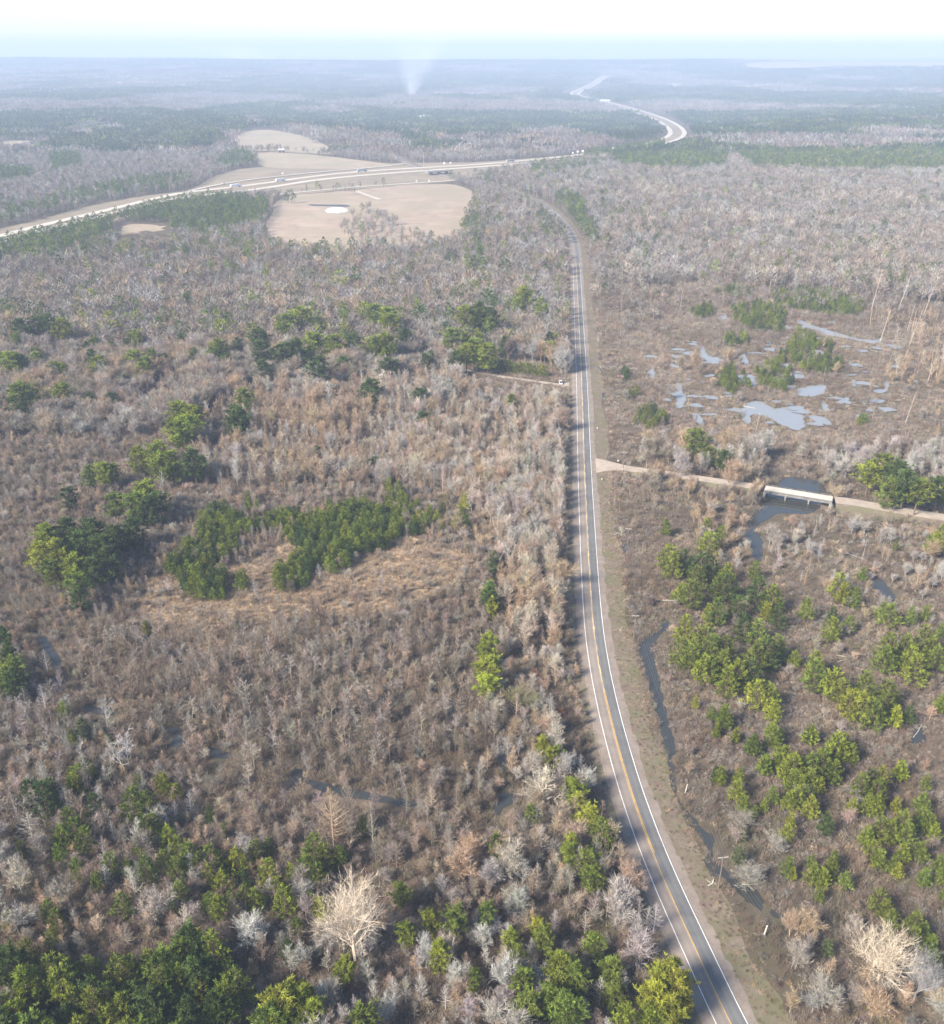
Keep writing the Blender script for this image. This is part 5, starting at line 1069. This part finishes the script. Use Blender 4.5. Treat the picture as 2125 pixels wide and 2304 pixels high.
# farther off: the same woods from lighter shapes
lp = [low_pine(400 + i, 16, 3.9, (.35, .25, .45)[i]) for i in range(3)]; lpo = [simple_proto(mb, [M['bark'], M['pine']], m0) for mb, m0 in lp]
lbo = [simple_proto(low_bare(410 + i, 12, 4.2), [M['twig']]) for i in range(4)]; lvo = [simple_proto(low_bare(420 + i, 10, 1.9, 34), [M['twig']]) for i in range(3)]
l = [t for t in rest if t['d'] >= far_d and t['kind'] == 'tall_pine']
if l:
    q = as_points(l, ['tall_pine']); q['variant'] = q['variant'] % 3; mass('far_pine_woods', lpo, q)
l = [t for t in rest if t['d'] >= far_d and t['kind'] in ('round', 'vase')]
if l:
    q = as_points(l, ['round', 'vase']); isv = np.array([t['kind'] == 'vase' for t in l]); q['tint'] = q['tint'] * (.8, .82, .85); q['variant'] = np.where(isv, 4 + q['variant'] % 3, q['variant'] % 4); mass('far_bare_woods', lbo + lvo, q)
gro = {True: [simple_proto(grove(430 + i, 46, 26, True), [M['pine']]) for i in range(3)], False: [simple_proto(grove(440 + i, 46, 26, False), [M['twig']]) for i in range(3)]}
X, Y = grid_points(1900, 4400, 40, 1.06); ok = out_of_fields(X, Y); d_, _ = dist_to(hwF, X, Y); ok &= d_ > 52; d_, _ = dist_to(hw_c[::3], X, Y); ok &= d_ > 48; X, Y = X[ok], Y[ok]
X2, Y2 = grid_points(4400, 15500, 88, 1.05); ok = out_of_fields(X2, Y2); d_, _ = dist_to(hwF, X2, Y2); ok &= d_ > 75; X2, Y2 = X2[ok], Y2[ok]
sc = np.concatenate([np.full(len(X), 1.0), np.full(len(X2), 2.1)]); X = np.concatenate([X, X2]); Y = np.concatenate([Y, Y2])
isp = R.uniform(size=len(X)) < pine_share(X, Y)
for nm, sel, cols in (('distant_pine_woods', isp, ['dark green', 'dark green', 'mid green']), ('distant_bare_woods', ~isp, ['grey', 'grey-brown', 'pale grey', 'pinkish tan'])):
    n = int(sel.sum()); s = sc[sel]
    mass(nm, gro[nm == 'distant_pine_woods'], dict(x=X[sel], y=Y[sel], z=terrain(X[sel], Y[sel]), rot=R.uniform(0, 6.28, n), variant=R.integers(0, 3, n), size=np.stack([s, s, R.uniform(.85, 1.1, n)], 1), tint=tints([cols[i] for i in R.integers(0, len(cols), n)], n, .16) * (.72 if 'pine' in nm else .74)))
print('solo', len(solo), 'rest', len(rest), 'groves', len(X), 'low', [len(cat(l)['x']) for l in (low1, low2, low3)])
#==PART4==
# ------------------------------------------------------------------ vehicles
def car(name, label, cat, X, Y, z, rz, paint, kind):
    t = thing(name, label, cat, (X, Y, z), rz, 'vehicles on the highway' if kind != 'pickup_parked' else None)
    W_ = 1.85
    if kind in ('car', 'pickup', 'pickup_parked'):
        L = 4.6 if kind == 'car' else 5.6; q = MB(); q.box((0, 0, .62), (L, W_, .5)); q.box((0, 0, .92), (L * .96, W_ * .94, .2), 0, .95); q.build('body', paint, t)
        cx = -.2 if kind == 'car' else .35; cl = 2.5 if kind == 'car' else 2.0
        q = MB(); q.box((cx, 0, 1.25), (cl, W_ * .86, .5), 0, .8); q.build('windows', M['glassy'], t)
        q = MB(); q.box((cx, 0, 1.52), (cl * .78, W_ * .68, .06)); q.build('roof', paint, t)
        if kind != 'car':
            q = MB(); q.box((-L / 2 + 1.15, 0, 1.03), (1.9, W_ * .72, .03)); q.build('cargo_bed', M['rubber'], t)
        wx = (-L * .31, L * .31)
        for s in (-1, 1):
            q = MB(); q.box((L / 2 + .01, s * .65, .72), (.05, .34, .18)); q.build('headlight', M['lamp'], t); q = MB(); q.box((-L / 2 - .01, s * .7, .75), (.05, .25, .22)); q.build('tail_light', M['tail'], t)
    else:
        q = MB(); q.box((-3.2, 0, 2.55), (13.4, 2.6, 2.8)); q.build('trailer', paint, t); q = MB(); q.box((5.4, 0, 1.9), (2.2, 2.4, 2.5), 0, .92); q.box((7.1, 0, 1.25), (1.6, 2.2, 1.2), 0, .95); q.build('cab', paint, t)
        q = MB(); q.box((6.52, 0, 2.35), (.1, 2.0, .8)); q.build('windscreen', M['glassy'], t); q = MB(); q.box((-1, 0, .85), (15, 1.0, .25)); q.build('chassis', M['rubber'], t); wx = (-8.8, -7.6, 3.9, 5.0, 7.1)
    for x in wx:
        for s in (-1, 1):
            q = MB(); yy = s * (W_ / 2 - .1) if kind != 'truck' else s * 1.05; r = .34 if kind != 'truck' else .5; q.tube((x, yy - .12, r), (x, yy + .12, r), r, r, 10, .5, True); q.build('wheel', M['rubber'], t)
    return t
def dir_on(line, X, Y):
    i = int(np.argmin((line[:, 0] - X) ** 2 + (line[:, 1] - Y) ** 2)); i = min(max(i, 1), len(line) - 2); d = line[i + 1, :2] - line[i - 1, :2]; return math.atan2(d[1], d[0]), line[i, 2]
for nm, lab, kd, paint, px, py, ln, off in (
    ('semi_truck', 'white semi truck on the highway beside the tall pine pair', 'truck', M['paint_white'], 626, 409, hwA, 0), ('semi_truck', 'long grey semi truck on the highway far carriageway before the dirt crossing', 'truck', M['paint_grey'], 814, 388, hwA, 0), ('box_truck', 'small white truck on the highway behind the pine row', 'truck', M['paint_white'], 529, 421, hwA, 0),
    ('car', 'white car on the highway nearest the picture edge', 'car', M['paint_white'], 172, 493, hwA, 0), ('car', 'dark car on the highway just ahead of the white car', 'car', M['paint_dark'], 206, 490, hwB, 0), ('pickup_truck', 'white pickup on the exit ramp above the pine row', 'pickup', M['paint_white'], 499, 414, ramp, 0),
    ('semi_truck', 'grey semi truck farthest along the highway by the tree line', 'truck', M['paint_grey'], 1152, 365.5, hwA, 0), ('car', 'white car on the highway near carriageway in the distance', 'car', M['paint_white'], 1236, 363, hwB, 0)):
    X, Y = at(px, py); i = int(np.argmin((ln[:, 0] - X) ** 2 + (ln[:, 1] - Y) ** 2)); a, z = dir_on(ln, X, Y); s = 2.6 if ln is not ramp else 0
    car(nm, lab, 'truck' if kd == 'truck' else ('car' if kd == 'car' else 'pickup'), float(ln[i, 0]) + s * math.sin(a), float(ln[i, 1]) - s * math.cos(a), float(z) + .02, a, paint, kd)
X, Y = at(1262, 863); car('pickup_truck', 'white pickup parked on the driveway at the end of the hedge', 'pickup', X, Y, .1, math.pi * .5, M['paint_white'], 'pickup_parked')

# ------------------------------------------------------------------ power line
def utility_pole(x, y, h, label, rz, cross=True, dark=False):
    X, Y = at(x, y); t = thing('utility_pole', label, 'utility pole', (X, Y, 0), rz, 'utility poles along the road')
    q = MB(); q.tube((0, 0, -.5), (0, 0, h), .17, .12, 8, .5, True); q.build('pole', M['wood'], t)
    if cross:
        q = MB(); q.box((0, 0, h - .5), (2.6, .13, .14)); ca = q.build('crossarm', M['pale_wood'], t)
        for k in (-1.15, -.45, .45, 1.15):
            q = MB(); q.tube((k, 0, h - .43), (k, 0, h - .2), .05, .035, 6, .5, True); q.build('insulator', M['concrete'], ca)
        q = MB(); q.tube((.7, .08, h - .55), (0, .1, h - 1.25), .03, .03, 4); q.tube((-.7, .08, h - .55), (0, .1, h - 1.25), .03, .03, 4); q.build('brace', M['steel'], ca)
    return np.array((X, Y, h)), t
line_poles = []
for x, y, lab in [(1975, 2500, 'utility pole beyond the bottom edge of the road verge'), (1616.7, 1999, 'dark utility pole standing in front of the ditch pool'), (1425, 1442, 'utility pole with pale crossarm between road and ditch head'), (1411, 1240, 'utility pole on the brushy strip before the side road'), (1402, 1062, 'utility pole at the mouth of the gravel side road'), (1387.5, 930, 'utility pole on the brush just beyond the side road'), (1364, 850, 'utility pole beside the green verge strip opposite the driveway'), (1348, 783, 'utility pole beyond the green verge strip'), (1341.6, 725, 'utility pole by the dark brush beyond the driveway'), (1336, 680, 'far utility pole where the right woods begin'), (1331, 640, 'farthest visible utility pole beside the road')]:
    p, t = utility_pole(x, y, 10.5, lab, 0); line_poles.append((p, t))
for i, (p, t) in enumerate(line_poles):
    j0, j1 = max(0, i - 1), min(len(line_poles) - 1, i + 1); d = line_poles[j1][0] - line_poles[j0][0]; t.rotation_euler[2] = math.atan2(d[1], d[0]) - math.pi / 2
def span(a, b, sag, label):
    n = 14; pts = [a + (b - a) * k / n - np.array((0, 0, sag * 4 * (k / n) * (1 - k / n))) for k in range(n + 1)]; q = MB()
    for k in range(n): q.tube(pts[k], pts[k + 1], .012, .012, 3)
    return tag(q.build('power_line', M['wire']), label, 'power line', 'power lines along the road')
STEP = ['beyond the bottom edge', 'from the ditch pool pole to the ditch head pole', 'from the ditch head pole toward the side road', 'reaching the side road pole', 'leaving the side road pole northward', 'passing opposite the driveway', 'beyond the driveway', 'past the dark brush', 'towards the right woods', 'along the farthest stretch of road']
for i in range(len(line_poles) - 1):
    (a, ta), (b, tb) = line_poles[i], line_poles[i + 1]
    for k, w in ((-1.15, 'road-side'), (-.45, 'inner road-side'), (.45, 'inner field-side'), (1.15, 'field-side')):
        ra, rb = ta.rotation_euler[2], tb.rotation_euler[2]
        pa = a + np.array((k * math.cos(ra), k * math.sin(ra), -.2)); pb = b + np.array((k * math.cos(rb), k * math.sin(rb), -.2))
        if i < 5: span(pa, pb, 1.2, f'thin {w} power line {STEP[i]}' if i else f'thin {w} power line running off from the ditch pool pole')
g1, _ = utility_pole(1405, 1109, 8.5, 'plain pole without crossarm just below the side road mouth', 0, False)
g2, _ = utility_pole(2004, 1180, 8.5, 'plain pale pole below the gravel road east of the bridge', 0, False)
span(g1 - (0, 0, .3), g2 - (0, 0, .3), 2.5, 'long power line along the gravel side road past the bridge'); span(g1 - (0, 0, 1.0), g2 - (0, 0, 1.0), 2.7, 'lower power line along the gravel side road past the bridge')
def post(x, y, h, r, label, name, m):
    X, Y = at(x, y); q = MB(); q.tube((0, 0, -.3), (.12 * h, 0, h), r, r * .7, 6, .5, True); o = q.build(name, m); o.location = (X, Y, 0); return tag(o, label, 'post' if 'post' in name else 'stump')
post(1719, 2105, 3.2, .22, 'bleached broken stub of a trunk beside the lower ditch', 'tree_stub', M['pale_wood']); post(1542, 1784, 3, .18, 'slim white stub standing beside the narrow ditch', 'tree_stub', M['pale_wood'])

# ------------------------------------------------------------------ fallen logs and drift wood
def log(x0, y0, x1, y1, r, label):
    a = np.array((*at(x0, y0), r)); b = np.array((*at(x1, y1), r + .15)); c = (a + b) / 2; q = MB(); m_ = a + (b - a) * .5 + R.normal(0, .15, 3) * (1, 1, .2)
    q.tube(a - c, m_ - c, r, r * .8, 6, .6, True); q.tube(m_ - c, b - c, r * .8, r * .45, 6, .6, True); d = (b - a) / np.linalg.norm(b - a)
    for k in range(3):
        s = a + (b - a) * R.uniform(.3, .9) - c; q.tube(s, s + np.array((-d[1], d[0], .5)) * R.uniform(.5, 1.4) * R.choice([-1, 1]) * (1, 1, .3), r * .4, r * .12, 4, .6)
    o = q.build('fallen_log', M['pale_wood']); o.location = tuple(c); return tag(o, label, 'log', 'fallen logs')
for a in [(1395, 1423, 1401, 1412, .12, 'short pale log lying on the verge below the head of the ditch'), (1448, 1351, 1530, 1353, .2, 'long bleached log lying across the brush above the ditch head'), (1594, 1994, 1606, 1980, .2, 'pale log at the edge of the ditch pool'), (1670, 1990, 1715, 1990, .12, 'thin log resting over the bank behind the ditch pool'),
          (2030, 1562, 2050, 1575, .14, 'pale log beside the clump of young pines near the small pond'), (2055, 1660, 2075, 1630, .12, 'log lying in the small pond'), (1880, 1475, 1925, 1482, .14, 'upper log of the brush pile'), (1885, 1490, 1920, 1478, .14, 'crossing log of the brush pile'), (1895, 1495, 1950, 1510, .14, 'lower log of the brush pile'), (1630, 905, 1700, 920, .2, 'log half sunk beside the swamp pools'), (1390, 741, 1397, 745, .3, 'white log in the dark brush beyond the driveway'), (1385, 768, 1420, 790, .12, 'thin log in the dark brush beyond the driveway'), (1880, 1235, 1950, 1262, .2, 'grey tangled log in the brush below the bridge')]:
    log(*a)
# ------------------------------------------------------------------ small signs and boxes by the road
def road_sign(x, y, h, w, label, board=M['siding'], thick=.05, hb=None):
    X, Y = at(x, y); t = thing('road_sign', label, 'sign', (X, Y, 0), 0); q = MB(); q.tube((0, 0, -.3), (0, 0, h), .05 * max(1, h / 4), .05 * max(1, h / 4), 6, .5, True); q.build('post', M['steel'], t)
    hb = hb or w; q = MB(); q.box((0, -.1, h - hb / 2), (w, thick, hb)); q.build('sign_board', board, t); return t
road_sign(1354, 1083, 1.6, .6, 'small white marker sign on the verge below the side road'); road_sign(1344, 968, 1.6, .6, 'small white marker sign on the verge above the side road'); road_sign(1401, 1062, 2.0, .8, 'white sign at the corner of the gravel side road'); road_sign(1391, 1041, 1.5, .9, 'white board standing behind the gravel side road mouth')
for x, y, h, w, lab in [(1000, 376, 8, 3.2, 'white highway sign before the trees beyond the crossing'), (1014, 374, 7, 2.6, 'smaller white highway sign beside the larger one'), (938, 413, 5, 2.2, 'white sign on the frontage road edge nearer the crossing'), (966, 412.5, 5, 2.2, 'white sign on the frontage road edge nearer the trees'), (637, 397, 6, 2.5, 'white sign on the exit ramp above the semi truck'), (1289, 352, 8, 3, 'first white sign at the end of the visible highway'), (1300, 350.5, 9, 3.4, 'second white sign at the end of the visible highway'), (1311, 350, 10, 4, 'tallest white sign at the end of the visible highway')]: road_sign(x, y, h, w, lab, thick=.3)
X, Y = at(954, 377); t = thing('light_pole', 'tall slim light pole at the dirt crossing of the highway', 'light pole', (X, Y, 0)); q = MB(); q.tube((0, 0, -.3), (0, 0, 24), .35, .22, 6, .5, True); q.build('pole', M['steel'], t); q = MB(); q.box((0, 0, 24.1), (2.4, .8, .4)); q.build('lamp_head', M['steel'], t)
# highway overpass above the country road
X, Y = at(988, 392); d_ = dir_on(hwB, X, Y)[0]; t = thing('overpass', 'dark highway overpass where the country road passes below', 'bridge', (X, Y, 0), d_)
q = MB(); q.box((0, 0, 4.4), (46, 12, 1.2)); q.build('deck', M['dark_concrete'], t)
for s in (-14, 0, 14): q = MB(); q.box((s, 0, 1.9), (1.2, 9, 3.8)); q.build('pier', M['dark_concrete'], t)
for s in (-1, 1): q = MB(); q.box((0, s * 5.9, 5.3), (46, .3, .7)); q.build('parapet', M['concrete'], t)
# ------------------------------------------------------------------ far buildings
def house(x, y, L, D, H, label, wall, roof, rz=.2, name='house', doors=1):
    X, Y = at(x, y); t = thing(name, label, 'house' if name == 'house' else 'barn', (X, Y, float(terrain(X, Y))), rz)
    q = MB(); q.box((0, 0, H / 2), (L, D, H)); q.build('wall', wall, t); rh = D * .28; q = MB(); v = [(-L / 2 - .6, -D / 2 - .7, H + .02), (L / 2 + .6, -D / 2 - .7, H + .02), (L / 2 + .6, D / 2 + .7, H + .02), (-L / 2 - .6, D / 2 + .7, H + .02), (-L / 2 - .6, 0, H + rh), (L / 2 + .6, 0, H + rh)]
    q.add(v, [(0, 1, 5, 4), (2, 3, 4, 5), (1, 2, 5), (3, 0, 4), (3, 2, 1, 0)]); r = q.build('roof', roof, t)
    if name == 'house': q = MB(); q.box((L * .2, D * .1, H + rh), (1.0, 1.0, 2.2)); q.build('chimney', M['dark_concrete'], r)
    q = MB(); q.box((0, -D / 2 - .04, H * .36), (1.4 * doors, .12, H * .72)); q.build('door', M['dark_concrete'], t)
    for k in (-.32, .3): q = MB(); q.box((k * L, -D / 2 - .04, H * .55), (1.8, .12, H * .36)); q.build('window', M['glassy'], t)
house(405, 252, 22, 12, 5, 'white house among the far woods above the highway bend', M['siding'], M['roof_metal']); house(708, 292, 26, 12, 5, 'long white-roofed house at the tree line behind the upper field', M['siding'], M['roof_metal'], .1); house(957, 266, 30, 14, 5, 'white-roofed house beyond the green pine stand', M['siding'], M['roof_metal'], .1)
house(634, 343.5, 11, 9, 5, 'small dark barn between the two upper fields', M['barn'], M['roof_metal'], .3, 'barn', 2); house(1361, 231, 34, 18, 6, 'white building in the far woods beside the far highway', M['siding'], M['roof_metal'], .2); house(1391, 343, 24, 12, 6, 'white house among the pines behind the highway end', M['siding'], M['roof_metal'], .2); house(1523, 195, 50, 22, 6, 'pale building in the hazy distance right of the far highway', M['siding'], M['roof_metal'], 0)
house(300, 257, 22, 12, 5, 'small pale house deep in the left woods', M['siding'], M['roof_dark'], .5); house(20, 381, 24, 12, 5, 'pale house at the picture edge behind the green pine stand', M['siding'], M['roof_metal'], .1)

# ------------------------------------------------------------------ air
def volume(name, v, f, col, dens, kind='stuff', noise=None, an=0.0):
    o = link_mesh(name, v, f, [], kind); m = bpy.data.materials.new(name); m.use_nodes = True; n = m.node_tree; n.nodes.clear()
    pv = n.nodes.new('ShaderNodeVolumePrincipled'); pv.inputs['Color'].default_value = (*col, 1); pv.inputs['Density'].default_value = dens; pv.inputs['Anisotropy'].default_value = an
    out = n.nodes.new('ShaderNodeOutputMaterial'); n.links.new(pv.outputs[0], out.inputs['Volume']); o.data.materials.append(m)
    if noise:
        g = n.nodes.new('ShaderNodeNewGeometry'); t = n.nodes.new('ShaderNodeTexNoise'); t.inputs['Scale'].default_value = noise; t.inputs['Detail'].default_value = 4; r = n.nodes.new('ShaderNodeMapRange'); r.inputs['From Min'].default_value = .3; r.inputs['From Max'].default_value = .75; r.inputs['To Max'].default_value = dens
        n.links.new(g.outputs['Position'], t.inputs['Vector']); n.links.new(t.outputs['Fac'], r.inputs[0]); sx_ = n.nodes.new('ShaderNodeSeparateXYZ'); n.links.new(g.outputs['Position'], sx_.inputs[0]); fd = n.nodes.new('ShaderNodeMapRange'); fd.inputs['From Min'].default_value = min(p[2] for p in v) + 8; fd.inputs['From Max'].default_value = max(p[2] for p in v); fd.inputs['To Min'].default_value = 1.0; fd.inputs['To Max'].default_value = 0.0; n.links.new(sx_.outputs[2], fd.inputs[0])
        ml = n.nodes.new('ShaderNodeMath'); ml.operation = 'MULTIPLY'; n.links.new(r.outputs[0], ml.inputs[0]); n.links.new(fd.outputs[0], ml.inputs[1]); n.links.new(ml.outputs[0], pv.inputs['Density'])
    return o
E = 39000; zt = 285.0
v = [(-E, -4600, -6), (E, -4600, -6), (E, 39000, -6), (-E, 39000, -6), (-E, -4600, zt), (E, -4600, zt), (E, 39000, zt), (-E, 39000, zt)]
volume('haze', v, [(3, 2, 1, 0), (4, 5, 6, 7), (0, 1, 5, 4), (1, 2, 6, 5), (2, 3, 7, 6), (3, 0, 4, 7)], (.57, .70, .92), 1.75e-4)
def plume(x, y, h, r0, r1, drift, label, dens):
    X, Y = at(x, y); z0 = float(terrain(X, Y)); q = MB(); n = 12; m = 9; v = []; f = []
    for i in range(m + 1):
        t = i / m; r = r0 + (r1 - r0) * t ** .8; cx = X + drift * t ** 1.6
        for k in range(n): a = 2 * math.pi * k / n; w = r * (1 + .18 * math.sin(3 * a + 5 * t) + .1 * math.sin(5 * a - 9 * t)); v.append((cx + w * math.cos(a), Y + w * math.sin(a), z0 + 3 + h * t))
    for i in range(m):
        for k in range(n): f.append((i * n + k, i * n + (k + 1) % n, (i + 1) * n + (k + 1) % n, (i + 1) * n + k))
    f += [tuple(range(n - 1, -1, -1)), tuple(m * n + k for k in range(n))]
    o = volume('smoke_plume', v, f, (1, 1, 1), dens, None, .02, -.3); return tag(o, label, 'smoke')
plume(925, 219, 245, 16, 135, 70, 'pale smoke plume rising from the woods in the middle distance', .0042)
plume(927, 219, 200, 13, 80, 62, 'whiter inner column of the smoke plume above the woods', .007)
plume(927, 219, 110, 11, 36, 30, 'bright dense foot of the smoke plume at the wood', .02)
plume(590, 156, 170, 60, 420, -500, 'broad faint smoke bank on the far ridge', .004)
plume(560, 156, 110, 40, 240, -260, 'low brighter core of the smoke bank on the far ridge', .006)
# the smoke that has drifted off to the right hangs low over the woods
X, Y = at(1330, 300); v = []; f = []; n, m = 28, 8
for i in range(1, m):
    a = math.pi * i / m
    for k in range(n):
        b = 2 * math.pi * k / n; w = 1 + .15 * math.sin(3 * b + i) + .08 * math.sin(7 * b); v.append((X + 900 * w * math.sin(a) * math.cos(b), Y + 620 * w * math.sin(a) * math.sin(b) + .25 * 900 * math.cos(b), 92 + 72 * math.cos(a)))
v += [(X, Y, 164), (X, Y, 20)]; t_, b_ = len(v) - 2, len(v) - 1
for i in range(m - 2):
    for k in range(n): f.append((i * n + k, (i + 1) * n + k, (i + 1) * n + (k + 1) % n, i * n + (k + 1) % n))
for k in range(n): f.append((t_, k, (k + 1) % n)); f.append((b_, (m - 2) * n + (k + 1) % n, (m - 2) * n + k))
volume('smoke_haze', v, f, (.60, .73, .96), 1.5e-4)
